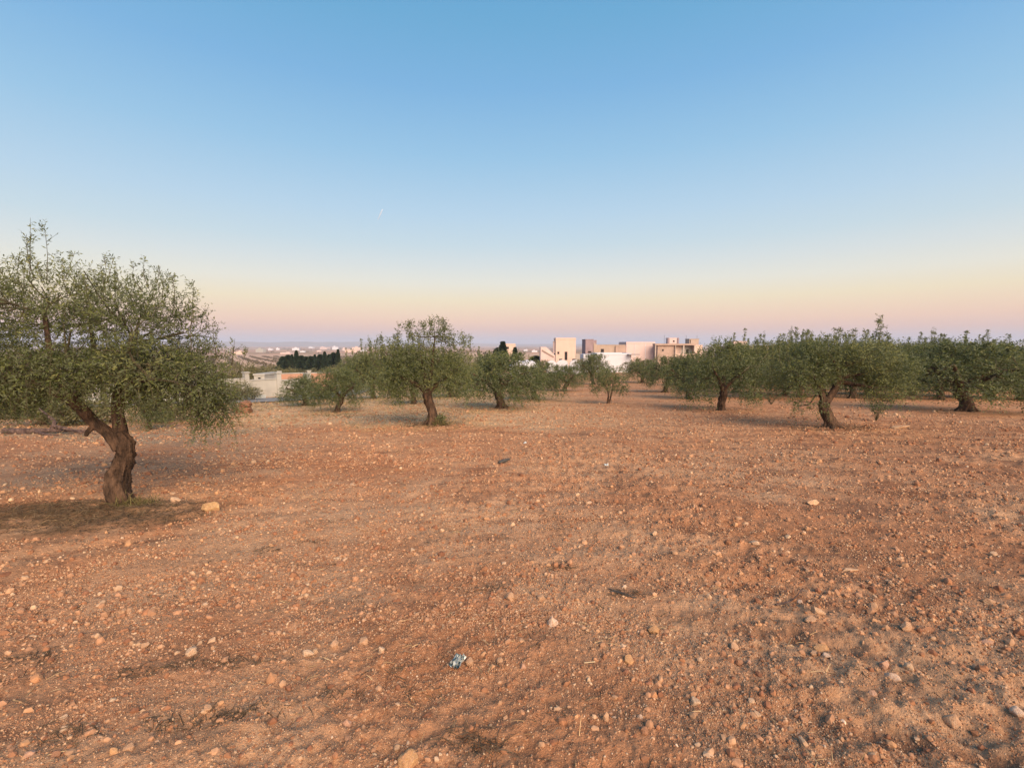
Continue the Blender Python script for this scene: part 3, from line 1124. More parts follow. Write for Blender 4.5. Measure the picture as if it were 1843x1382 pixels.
OLIVES = [
    ('a', -4.71, 5.53, 0.0, 1.82, 'nearest olive tree, gnarled forked trunk, at the left border'),
    ('b', -2.32, 13.33, 0.0, 2.2, 'olive tree with sparse top shoots, nearest one left of the centre'),
    ('c', 8.46, 12.39, 0.0, 2.14, 'leaning olive tree with a wide root foot, nearest on the right'),
    (0, -8.43, 28.56, 3.09, 2.59, 'olive tree filling the gap just left of the sparse topped olive'),
    (1, -6.65, 17.83, 2.01, 1.55, 'small low olive with leaning trunk in the dry grass at the left'),
    (2, -9.78, 22.22, 2.4, 1.31, 'round low olive nearest to the grey lane and wall'),
    (3, -4.61, 22.03, 2.33, 2.25, 'olive half hidden behind the left limb of the sparse topped olive'),
    (1, -0.41, 18.89, 3.33, 2.11, 'full olive with thick straight trunk at the middle of the field'),
    (3, 1.17, 23.83, 3.36, 1.79, 'olive directly behind and right of the full middle olive'),
    (2, -3.58, 27.64, 3.25, 2.41, 'olive behind the right side of the sparse topped olive'),
    ('s', 4.36, 21.22, 1.9, 2.55, 'smallest olive, twin thin stems, standing alone in the middle'),
    (1, 7.84, 45.31, 2.99, 2.77, 'round olive right behind the smallest olive, before the white wall'),
    (3, 13.58, 49.27, 3.83, 2.38, 'dark olive at the far end of the right hand row'),
    (1, 10.25, 31.47, 2.89, 2.22, 'olive second from the far end of the right hand row'),
    (1, 9.31, 24.69, 2.9, 2.24, 'third olive from the far end of the right hand row'),
    (3, 7.98, 17.87, 2.65, 2.4, 'nearest olive of the right hand row, dark straight trunk'),
    (0, 12.81, 25.14, 3.31, 2.72, 'olive with thin trunk between the row end and leaning olive'),
    (0, 16.42, 28.25, 3.66, 2.86, 'olive behind the left half of the leaning olive crown'),
    (4, 18.26, 25.14, 3.55, 2.72, 'olive behind the right half of the leaning olive crown'),
    (1, 16.9, 17.41, 3.89, 2.38, 'wide olive with short thick trunk near the right border'),
    (4, 23.53, 27.68, 3.26, 2.83, 'olive in the gap between the leaning olive and the wide one'),
    (3, 26.31, 24.25, 3.42, 2.68, 'olive cut off by the right border of the view'),
    (0, 30.33, 32.96, 3.72, 3.06, 'olive peeping out behind the left side of the wide olive'),
    (4, 33.06, 32.2, 3.79, 3.03, 'olive peeping out behind the right side of the wide olive'),
    (1, 22.43, 34.6, 3.42, 3.13, 'olive farther back between two crowns behind the leaning olive'),
    (2, 26.68, 33.76, 3.34, 3.1, 'back row olive seen under the right limb of the leaning olive'),
    (3, 15.86, 36.41, 3.08, 2.48, 'back row olive just right of the third olive of the row'),
    (3, 20.48, 37.39, 3.52, 3.26, 'back row olive behind the olive with the thin trunk'),
    (1, 3.64, 32.96, 2.71, 1.63, 'olive at the right end of the middle cluster'),
    (4, -1.97, 33.65, 2.77, 2.34, 'olive at the back of the middle cluster behind the full one'),
    (2, -11.32, 43.25, 3.56, 2.85, 'back olive left of the sparse topped olive near the brick wall'),
    (0, -15.5, 46.59, 3.95, 2.85, 'back olive between the small low olive and brick wall'),
    (3, -9.73, 12.54, 1.03, 1.08, 'low dark olive bush behind the near olive, right of its trunk'),
    (2, -13.67, 13.58, 2.08, 1.2, 'olive behind the lower left limb of the near olive'),
    (1, -21.52, 20.36, 2.63, 1.32, 'olive at the left border far behind the fallen log'),
    (1, 16.12, 42.87, 3.03, 2.12, 'far olive seen over the row before the unfinished house'),
    (0, 26.25, 42.87, 3.33, 3.48, 'far olive below the orange brick house'),
    (4, 39.12, 39.49, 3.72, 3.35, 'far olive near the right border, deep in the grove'),
    (2, 34.45, 39.49, 3.25, 3.35, 'far olive just right of the leaning olive, deep in the grove'),
    (4, 14.9, 31.47, 2.96, 3.0, 'olive filling the gap left of the olive with the thin trunk'),
    (4, 15.72, 25.62, 3.01, 2.74, 'olive right behind the leaning olive trunk, to its left'),
    (2, 21.6, 28.25, 3.46, 2.86, 'olive showing under the drooping right end of the leaning crown'),
    (0, 22.06, 24.25, 3.42, 2.68, 'olive overlapping the left side of the wide olive near the border'),
    (1, 26.03, 25.62, 3.62, 2.74, 'olive overlapping the right side of the wide olive near the border'),
    (3, 31.26, 38.43, 3.62, 3.3, 'far olive deep in the grove behind the flat sandy rock'),
    (3, 29.73, 41.71, 3.24, 3.44, 'far olive below the white far houses, deep in the grove')
]


def near_olive(x, y, label):
    k = 0.0065
    X = lambda px: (px - 215) * k
    Z = lambda py: (905 - py) * k
    pt = lambda px, py, d=0.0: (X(px), d, Z(py))
    trunk = ([pt(222, 912), pt(213, 880), pt(214, 850, .02), pt(224, 820, .03), pt(230, 797, .02), pt(222, 772, .0)],
             [.114, .106, .096, .084, .076, .082, .06])
    limbs = [
        ([pt(224, 800, .0), pt(207, 772, -.02), pt(183, 747, -.05), pt(152, 715, -.06), pt(118, 690, -.1), pt(80, 668, -.15)], [.072, .06, .05, .042, .032, .02]),
        ([pt(224, 795, .03), pt(219, 765, .05), pt(215, 735, .06), pt(216, 705, .06), pt(226, 660, .1), pt(250, 605, .12)], [.076, .066, .058, .048, .034, .02]),
        ([pt(217, 720, .06), pt(245, 695, -.1), pt(290, 675, -.3), pt(340, 668, -.45)], [.06, .05, .035, .02]),
        ([pt(216, 712, .06), pt(240, 690, .3), pt(285, 670, .6), pt(330, 655, .8)], [.06, .05, .035, .02]),
        ([pt(150, 714, -.06), pt(140, 680, .25), pt(120, 630, .5), pt(110, 570, .55)], [.05, .04, .03, .018]),
        ([pt(183, 747, -.05), pt(178, 700, -.25), pt(165, 640, -.35), pt(150, 560, -.3)], [.055, .045, .032, .018]),
        ([pt(190, 752, -.05), pt(184, 765, -.12), pt(182, 772, -.14)], [.03, .022, .018]),
    ]
    rng = np.random.default_rng(5)
    cl = []

    def C(px, py, rx, rz, den, d=None, ry=None):
        for dd in ((-.45, .4) if d is None else (d,)):
            cl.append((X(px) + rng.normal(0, .04), dd + rng.normal(0, .1), Z(py) + rng.normal(0, .03), rx * k, (ry or .42), rz * k, den))
    C(85, 520, 56, 52, .42)
    C(130, 560, 56, 46, .46)
    C(185, 528, 52, 48, .42)
    C(50, 585, 58, 50, .55)
    C(278, 540, 54, 50, .44)
    C(322, 585, 48, 52, .6)
    C(240, 590, 54, 46, .32)
    C(150, 618, 50, 30, .22)
    C(335, 648, 48, 44, .95)
    C(378, 692, 38, 44, 1.45, 0.0)
    C(370, 738, 28, 32, 1.7, .05, .28)
    C(345, 708, 34, 38, 1.3, .3)
    C(290, 665, 62, 40, 1.1)
    C(240, 655, 55, 34, 1.0)
    C(180, 652, 60, 32, .9)
    C(110, 650, 60, 34, .9)
    C(45, 660, 58, 38, 1.0)
    C(-20, 655, 55, 50, .8)
    C(-50, 560, 60, 70, .8)
    C(-60, 690, 55, 45, .9)
    C(5, 702, 45, 26, .8, .1)
    C(80, 680, 38, 16, .4, .35)
    C(300, 688, 36, 18, .6, .2)
    C(160, 675, 40, 18, .4, .45)
    C(250, 682, 40, 18, .5, .5)
    sp = []
    for px, p0, p1, ln in ((85, 490, 388, 6), (97, 500, 400, 10), (112, 500, 425, 8), (70, 510, 440, -8), (45, 520, 448, -6), (128, 510, 445, 10), (185, 500, 450, 4),
                           (205, 500, 452, 6), (280, 510, 458, 3), (265, 520, 478, -6), (295, 520, 470, 8), (330, 560, 488, 6), (352, 570, 500, 8), (310, 520, 478, 6),
                           (372, 620, 540, 10), (390, 640, 572, 12), (10, 540, 478, -4), (-12, 540, 470, 0), (150, 520, 462, 0), (235, 540, 500, 2), (405, 680, 620, 16), (410, 650, 600, 20)):
        sp.append((X(px), rng.normal(0, .25), Z(p0), Z(p1), ln * k))
    return olive('olive_tree', (x, y, h(x, y) - .03), label, trunk, limbs, cl, sp, 11, .050, .0140, 1950, .6, 2.9,
                 seg=44, hi=True, nl=13, twig_len=(.16, .30), spl=.26)


def pixel_olive(x, y, label, k, bx, by, trunk, limbs, clumps, sprouts, seed, per=1000):
    X = lambda px: (px - bx) * k
    Z = lambda py: (by - py) * k
    tp = ([(X(a), d, Z(b)) for a, b, d in trunk[0]], trunk[1])
    lm = [([(X(a), d, Z(b)) for a, b, d in p], r) for p, r in limbs]
    rng = np.random.default_rng(seed)
    cl = []
    for (a, b, rx, rz, den) in clumps:
        for dd in (-.4, .4):
            cl.append((X(a) + rng.normal(0, .05), dd + rng.normal(0, .12), Z(b) + rng.normal(0, .04), rx * k, max(rx * k * .9, .3), rz * k, den))
    sp = [(X(a) + rng.normal(0, .03), rng.normal(0, .2), Z(p0), Z(p1), rng.normal(0, .05)) for a, p0, p1 in sprouts]
    return olive('olive_tree', (x, y, h(x, y) - .03), label, tp, lm, cl, sp, seed, .075, .024, per, .45, 2.3, seg=14, nl=10, twig_len=(.18, .32), wood_twigs=False, spl=.3)


def centre_olive(x, y, label):
    return pixel_olive(
        x, y, label, .0157, 775, 765,
        ([(777, 767, 0), (779, 745, 0), (774, 728, .02), (769, 712, .02), (770, 700, 0)], [.17, .125, .12, .125, .13, .10]),
        [([(770, 708, 0), (756, 692, -.1), (740, 682, -.2), (718, 672, -.25)], [.085, .06, .045, .025]),
         ([(771, 706, 0), (786, 692, .05), (800, 682, .1), (815, 670, .1)], [.08, .06, .045, .025]),
         ([(770, 704, 0), (764, 680, .15), (760, 655, .2), (755, 635, .2)], [.08, .055, .04, .02]),
         ([(770, 704, 0), (778, 675, -.1), (782, 640, -.1), (785, 605, 0)], [.07, .05, .035, .016])],
        [(705, 650, 25, 24, 1), (718, 680, 28, 22, 1), (760, 650, 34, 24, .9), (798, 652, 30, 26, .9), (826, 660, 24, 28, 1), (745, 682, 28, 20, .9),
         (800, 684, 28, 18, .9), (829, 690, 20, 18, 1), (690, 688, 20, 18, 1), (735, 648, 26, 22, .8), (715, 632, 24, 16, .5),
         (785, 592, 26, 18, .34), (737, 598, 16, 14, .22), (765, 618, 30, 12, .22), (800, 612, 20, 16, .22), (830, 620, 18, 16, .35), (700, 620, 16, 10, .2), (722, 708, 16, 12, .6)],
        [(785, 620, 570), (775, 620, 573), (797, 620, 572), (768, 625, 580), (805, 620, 580), (733, 640, 575), (742, 640, 578), (728, 640, 585), (720, 640, 600), (700, 640, 602),
         (690, 640, 608), (680, 640, 612), (755, 640, 600), (815, 630, 592), (820, 640, 600), (838, 640, 600), (848, 640, 606), (710, 640, 604), (746, 640, 605)], 21)


def leaning_olive(x, y, label):
    return pixel_olive(
        x, y, label, .0146, 1495, 772,
        ([(1497, 774, 0), (1493, 758, .0), (1485, 742, .02), (1481, 728, .02), (1483, 716, 0)], [.19, .145, .125, .125, .13, .10]),
        [([(1482, 724, 0), (1473, 708, -.05), (1466, 694, -.1), (1452, 676, -.15)], [.09, .07, .05, .025]),
         ([(1484, 722, 0), (1499, 702, .05), (1509, 686, .08), (1524, 676, .1), (1552, 672, .1)], [.10, .08, .07, .05, .03]),
         ([(1500, 700, .05), (1504, 680, 0), (1497, 662, -.1), (1485, 645, -.1)], [.075, .06, .05, .03]),
         ([(1510, 686, .08), (1530, 690, -.15), (1548, 694, -.3)], [.06, .045, .03]),
         ([(1484, 722, 0), (1490, 700, .3), (1500, 670, .5), (1530, 650, .6)], [.07, .055, .04, .02])],
        [(1445, 650, 32, 30, 1), (1480, 632, 36, 22, .8), (1530, 640, 42, 26, 1), (1572, 660, 38, 32, 1.1), (1597, 690, 22, 20, .9), (1430, 688, 28, 24, 1.05),
         (1555, 690, 36, 18, .9), (1505, 652, 32, 20, .7), (1462, 733, 16, 9, .45), (1470, 665, 24, 18, .9), (1410, 672, 20, 20, .9), (1600, 660, 18, 22, .9),
         (1588, 714, 12, 9, .6), (1420, 712, 14, 8, .5)],
        [(1570, 640, 566), (1563, 640, 585), (1577, 640, 575), (1585, 645, 590), (1500, 630, 588), (1492, 630, 592), (1510, 630, 592), (1520, 635, 600), (1482, 630, 600), (1450, 640, 592),
         (1443, 640, 600), (1456, 640, 596), (1405, 660, 610), (1398, 660, 620), (1545, 640, 598), (1538, 640, 605), (1385, 665, 604), (1415, 650, 604), (1600, 650, 604), (1470, 640, 604)], 33)


def generic_olive(idx):
    """five different olives, about 3 m wide, that are copied through the grove"""
    rng = np.random.default_rng(100 + idx)
    H = 2.45
    ln = rng.uniform(-.22, .22)
    fork = rng.uniform(.62, .85)
    r0 = rng.uniform(.12, .16)
    trunk = ([(0, 0, -.06), (ln * .2, .02, fork * .4), (ln * .8, -.02, fork * .8), (ln, 0, fork + .1)], [r0 * 1.1, r0 * .9, r0 * .8, r0 * .9, r0 * .7])
    limbs, cl, sp = [], [], []
    a0 = rng.uniform(0, 6.28)
    for k in range(4):
        a = a0 + k * 1.57 + rng.normal(0, .25)
        d = np.array([math.cos(a), math.sin(a)])
        limbs.append(([(ln, 0, fork), (ln + d[0] * .22, d[1] * .22, fork + .28), (ln + d[0] * .55, d[1] * .55, fork + .55), (ln + d[0] * .85, d[1] * .85, fork + .8)], [r0 * .62, r0 * .5, r0 * .36, r0 * .2]))
    for k in range(8):
        a = a0 + k * .785 + rng.normal(0, .15)
        R = rng.uniform(.8, 1.12)
        cl.append((R * math.cos(a), R * math.sin(a), rng.uniform(1.0, 1.45), rng.uniform(.4, .55), rng.uniform(.4, .55), rng.uniform(.32, .48), rng.uniform(.8, 1.1)))
    for k in range(6):
        a = a0 + k * 1.05 + rng.normal(0, .2)
        R = rng.uniform(.35, .7)
        cl.append((R * math.cos(a), R * math.sin(a), rng.uniform(1.6, 2.0), rng.uniform(.38, .52), rng.uniform(.38, .52), rng.uniform(.28, .42), rng.uniform(.6, .95)))
    for k in range(7):
        a = a0 + .4 + k * .9 + rng.normal(0, .15)
        R = rng.uniform(.85, 1.3)
        cl.append((R * math.cos(a), R * math.sin(a), rng.uniform(.62, .85), rng.uniform(.28, .4), rng.uniform(.28, .4), rng.uniform(.2, .32), rng.uniform(.6, 1.0)))
    cl.append((0, 0, 1.55, .6, .6, .4, .7))
    for k in range(15):
        a = rng.uniform(0, 6.28)
        R = rng.uniform(.1, 1.0)
        sp.append((R * math.cos(a), R * math.sin(a), 1.75, rng.uniform(2.1, 2.25 if idx in (1, 2, 3) else (2.75 if k % 3 else 3.0)), rng.normal(0, .07)))
    return olive('olive_tree', (0, 0, 0), 'olive', trunk, limbs, cl, sp, 300 + idx, .09, .031, 620, .5, 2.2, seg=10, nl=9, twig_len=(.2, .36), wood_twigs=False, spl=.3)


def small_olive(x, y, label, cw):
    """young olive with two thin stems"""
    rng = np.random.default_rng(77)
    trunk = ([(0, 0, -.05), (-.02, 0, .2), (.0, .02, .4), (-.06, 0, .75)], [.06, .045, .035, .03])
    limbs = [([(.03, 0, -.03), (.10, .02, .3), (.16, 0, .6), (.22, 0, .95)], [.04, .032, .026, .016]),
             ([(-.06, 0, .72), (-.25, .05, .95), (-.45, .1, 1.1)], [.028, .02, .012]), ([(-.05, 0, .7), (.0, -.1, 1.0), (.05, -.12, 1.3)], [.028, .02, .012])]
    cl = [(-.55, .1, .95, .38, .4, .32, 1.0), (.5, -.05, .95, .4, .42, .34, 1.0), (0, .2, 1.2, .45, .45, .34, .9), (0, -.3, 1.0, .42, .36, .32, .9), (-.3, -.1, 1.35, .36, .36, .26, .8),
          (.38, .1, 1.38, .36, .36, .26, .8), (-.6, -.1, .72, .26, .28, .2, .7), (.62, .1, .66, .26, .28, .22, .8), (.05, .3, .8, .36, .3, .24, .7)]
    sp = [(v, 0, 1.45, rng.uniform(1.65, 1.85), 0) for v in (-.4, -.1, .2, .45)]
    r = olive('olive_tree', (x, y, h(x, y) - .02), label, trunk, limbs, cl, sp, 78, .08, .026, 900, .4, 1.6, seg=8, nl=9, twig_len=(.16, .28), wood_twigs=False, spl=.2)
    s = cw / 1.9
    r.scale = (s, s, s)
    return r


def build_grove():
    rng = np.random.default_rng(8)
    proto = {}
    for (k, x, y, cw, dense, label) in OLIVES:
        if k == 'a':
            near_olive(x, y, label)
        elif k == 'b':
            centre_olive(x, y, label)
        elif k == 'c':
            leaning_olive(x, y, label)
        elif k == 's':
            small_olive(x, y, label, cw)
        else:
            if k not in proto:
                proto[k] = generic_olive(k)
                o = proto[k]
            else:
                o = copy_tree(proto[k])
            s = cw * 1.12 / 3.0
            o.location = (x, y, h(x, y) - .03)
            o.rotation_euler = (rng.normal(0, .05), rng.normal(0, .05), rng.uniform(0, 6.28))
            zs = dense / 2.15 * rng.uniform(.96, 1.06)
            o.scale = (s * rng.uniform(.9, 1.14), s * rng.uniform(.9, 1.14), zs)
            o['label'] = label


build_grove()


def conifer_mesh(seed, H, R, pointed, n=2300):
    rng = np.random.default_rng(seed)
    z = rng.random(n) ** .8
    prof = (1 - z) ** (1.0 if pointed else .62) * (.65 + .35 * np.minimum(z * 6, 1))
    lump = 1 + .35 * np.sin(z * 19 + seed) * .5
    a = rng.uniform(0, 6.28, n)
    rr = R * prof * lump * (.45 + .55 * rng.random(n) ** .5)
    P = np.stack([rr * np.cos(a), rr * np.sin(a), .12 * H + z * H * .88], -1)
    D = unit(np.stack([np.cos(a) * .7, np.sin(a) * .7, np.full(n, .9 if pointed else .35)], -1) + rng.normal(0, .3, (n, 3)))
    v, q = leaf_quads(P, D, .16 * R + .35, .09 * R + .14, rng)
    me = mesh_np('crown', v, q)
    attr_f(me, 'tint', np.repeat(np.clip(.25 + .5 * rng.random(n) * z + .2 * rng.random(n), 0, 1), 4))
    return me


def build_conifers():
    protos = []
    for k, (H, R, pt) in enumerate(((7.0, 2.7, False), (6.2, 2.9, False), (8.2, 1.9, True), (7.6, 1.3, True))):
        r = empty('conifer_tree', (0, 0, 0))
        s = Soup()
        v, q, t = tube([(0, 0, -.3), (0, 0, H * .5), (0, 0, H * .96)], [.18, .1, .02], 7)
        s.add(v, q, t)
        obj('trunk', s.mesh('trunk', True), M['bark'], r)
        obj('crown', conifer_mesh(40 + k, H, R, pt), M['conifer'], r)
        protos.append([r, False, H])
    D = 150.0
    rr = np.random.default_rng(4)
    spec = [(510, 643, 1, 'leftmost tree of the dark conifer clump in the valley'), (519, 640, 0, 'round topped conifer second from the left end of the dark clump'),
            (526, 639, 2, 'first pointed conifer from the left in the dark valley clump'), (534, 632, 2, 'tallest pointed conifer in the left half of the dark valley clump'),
            (543, 641, 0, 'low conifer right of the tallest one in the left half of the clump'), (552, 643, 1, 'lowest conifer in the saddle of the dark valley clump'),
            (560, 642, 0, 'broad conifer right of the saddle of the dark valley clump'), (567, 639, 2, 'pointed conifer right after the saddle of the dark valley clump'),
            (577, 639, 0, 'broad tall conifer in the right half of the dark valley clump'), (585, 634, 2, 'slim conifer in the right half of the dark valley clump'),
            (594, 639, 0, 'last broad conifer before the right end of the dark clump'), (601, 636, 0, 'full conifer second from the right end of the dark clump'),
            (609, 630, 3, 'spire at the right end of the dark conifer clump'),
            (514, 648, 1, 'front conifer at the left foot of the dark clump'), (572, 648, 1, 'front conifer at the right foot of the dark clump'), (540, 649, 1, 'front conifer at the middle foot of the dark clump')]
    for (px, top, k, lab) in spec:
        d = D + rr.uniform(-6, 8)
        x = px_x(px, d)
        p = protos[k]
        o = p[0] if not p[1] else copy_tree(p[0])
        p[1] = True
        z = float(base_height(x, d))
        want = px_z(top, d) - z
        s = want / p[2]
        o.location = (x, d, z - .1)
        o.scale = (min(s, 1.1), min(s, 1.1), s)
        o.rotation_euler = (0, 0, rr.uniform(0, 6.28))
        tag(o, lab, 'conifer', 'conifers of the dark valley clump')
    for (px, top, k, d, lab, sx) in ((905, 616, 3, 96.0, 'dark pointed cypress behind the middle olives', 1.25), (897, 628, 1, 98.0, 'broad dark conifer at the left foot of the pointed cypress', .75),
                                     (927, 626, 2, 100.0, 'dark conifer right of the pointed cypress, before the peach house', .7), (965, 641, 1, 120.0, 'dark round conifer left of the peach tower house', .9)):
        p = protos[k]
        o = p[0] if not p[1] else copy_tree(p[0])
        p[1] = True
        x = px_x(px, d)
        z = float(base_height(x, d))
        s = (px_z(top, d) - z) / p[2]
        o.location = (x, d, z - .1)
        o.scale = (sx, sx, s)
        tag(o, lab, 'conifer', 'conifers near the middle houses')


build_conifers()


def shrub_mesh(seed, R, H, n):
    rng = np.random.default_rng(seed)
    V, Q, T, off = [], [], [], 0
    for k in range(7):
        c = np.array([rng.normal(0, .4) * R, rng.normal(0, .4) * R, H * rng.uniform(.35, .68)])
        O, D, dr = clump_twigs(c, (R * .5, R * .5, H * .34), n // 7, rng, 0, H)
        v, q, t, _ = twig_leaves(O, D, rng.uniform(.2, .4, len(O)), 6, .13, .055, rng, dr, np.clip(.5 + .2 * rng.normal() + rng.normal(0, .12, len(O)), 0, 1))
        V.append(v)
        Q.append(q + off)
        T.append(t)
        off += len(v)
    me = mesh_np('foliage', np.vstack(V), np.vstack(Q))
    attr_f(me, 'tint', np.concatenate(T))
    return me


def build_shrubs():
    rr = np.random.default_rng(14)
    protos = []
    for k in range(3):
        r = empty('shrub', (0, 0, 0))
        obj('foliage', shrub_mesh(60 + k, 1.0, 1.5, 420), M['scrub'], r)
        s = Soup()
        for a in (0, 2, 4):
            v, q, t = tube([(0, 0, -.1), (.2 * math.cos(a), .2 * math.sin(a), .5), (.5 * math.cos(a), .5 * math.sin(a), 1.0)], [.04, .03, .01], 6)
            s.add(v, q, t)
        obj('stem', s.mesh('stem', True), M['bark'], r)
        protos.append([r, False])
    spec = [(425, 690, 27.5, 1.1, 1.5, 'yellowish shrub before the garden wall beside the near olive crown'), (452, 703, 29.0, .7, 1.3, 'yellow green shrub before the second garden wall panel'),
            (500, 700, 37.0, .9, 1.5, 'shrub by the right end of the pillared garden wall'), (528, 694, 40.0, 1.4, 1.9, 'bushy shrub between pillared wall and brick wall'),
            (430, 655, 50.0, 2.2, 3.2, 'tall olive brown bush behind the garden wall beside the near olive'), (455, 663, 56.0, 2.2, 2.6, 'brownish bush behind the cream shed'),
            (480, 660, 66.0, 2.6, 2.6, 'dark rounded bush behind the wall pillars'), (500, 664, 60.0, 1.8, 2.2, 'reddish brown bush behind the right wall pillars'),
            (518, 666, 70.0, 1.8, 2.2, 'bush left of the low green bush before the conifers'), (549, 663, 92.0, 3.2, 3.0, 'wide green bush in front of the conifer clump'),
            (605, 661, 88.0, 2.6, 3.4, 'grey green bush at the right foot of the conifer clump'), (640, 655, 80.0, 4.2, 4.4, 'large bush behind the brick wall, right of the conifers'),
            (660, 652, 95.0, 4.0, 4.8, 'bush behind the olives left of the sparse topped olive'), (395, 672, 60.0, 3.0, 3.4, 'bush seen through the right side of the near olive'),
            (345, 690, 40.0, 2.0, 2.4, 'bush behind the drooping branch of the near olive'), (280, 690, 46.0, 2.6, 2.6, 'bush far behind the near olive trunk'),
            (300, 722, 14.5, .8, 1.0, 'dark scrub right behind the near olive trunk'), (118, 748, 13.6, .8, .8, 'dry scrub behind the fallen log'),
            (40, 728, 15.5, 1.1, 1.0, 'scrub at the left border beyond the fallen log'), (185, 752, 14.0, .7, .7, 'low scrub seen between the log and the near trunk'),
            (975, 650, 90.0, 2.6, 3.0, 'bush left of the scalloped courtyard wall'), (1052, 648, 78.0, 2.2, 3.4, 'round bush at the left corner of the white building'),
            (1136, 652, 84.0, 1.8, 2.6, 'dark bush at the right corner of the white building'), (880, 648, 84.0, 3.0, 3.6, 'bush behind the full middle olive')]
    for (px, top, d, rad, hh, lab) in spec:
        p = protos[int(rr.integers(3))]
        o = p[0] if not p[1] else copy_tree(p[0])
        p[1] = True
        x = px_x(px, d)
        o.location = (x, d, float(base_height(x, d)) - .08)
        zt = max(px_z(top, d) - o.location.z, .8)
        o.scale = (rad, rad, zt / 1.45)
        o.rotation_euler = (0, 0, rr.uniform(0, 6.28))
        tag(o, lab, 'shrub', 'shrubs round the walls and houses')


build_shrubs()


def far_orchard():
    """rows of olives and scrub on the slopes beyond the walls, one mass"""
    rng = np.random.default_rng(31)
    P = []
    ca, sa = math.cos(.55), math.sin(.55)
    for i in range(-60, 60):
        for j in range(-60, 60):
            u, v = i * 13.0 + rng.normal(0, .8), j * 6.0 + rng.normal(0, .6)
            x, y = -150 + u * ca - v * sa, 330 + u * sa + v * ca
            if y < 175 or y > 620 or x > -.33 * y or x < -1.25 * y:
                continue
            P.append((x, y, rng.uniform(1.0, 1.6)))
    for _ in range(520):
        y = rng.uniform(170, 2600) ** 1.0
        x = rng.uniform(-1.2, 1.25) * y
        if x < -.3 * y and y < 620:
            continue
        if gnoise(x * .006, y * .004, 31) < -.05:
            continue
        P.append((x, y, rng.uniform(1.6, 3.2) * (1 + y / 2500)))
    P = np.array(P)
    n = len(P)
    m = 18
    a = unit(rng.normal(size=(n, m, 3)))
    a[..., 2] = np.abs(a[..., 2])
    z = base_height(P[:, 0], P[:, 1]) + .5 * fbm(P[:, 0] * .02, P[:, 1] * .02, 12, 2)
    C = np.stack([P[:, 0], P[:, 1], z + P[:, 2] * .35], -1)
    O = C[:, None, :] + a * P[:, 2][:, None, None] * rng.uniform(.5, 1, (n, m, 1)) * np.array([1, 1, 1.05])
    D = unit(a + rng.normal(0, .6, (n, m, 3)))
    s = np.repeat(P[:, 2], m) * .55
    v, q = leaf_quads(O.reshape(-1, 3), D.reshape(-1, 3), s, s * .7, rng)
    me = mesh_np('far_orchard', v, q)
    attr_f(me, 'tint', np.repeat(np.clip(rng.normal(.45, .2, n * m), 0, 1), 4))
    tag(obj('far_orchard', me, M['orchard']), kind='stuff')


far_orchard()

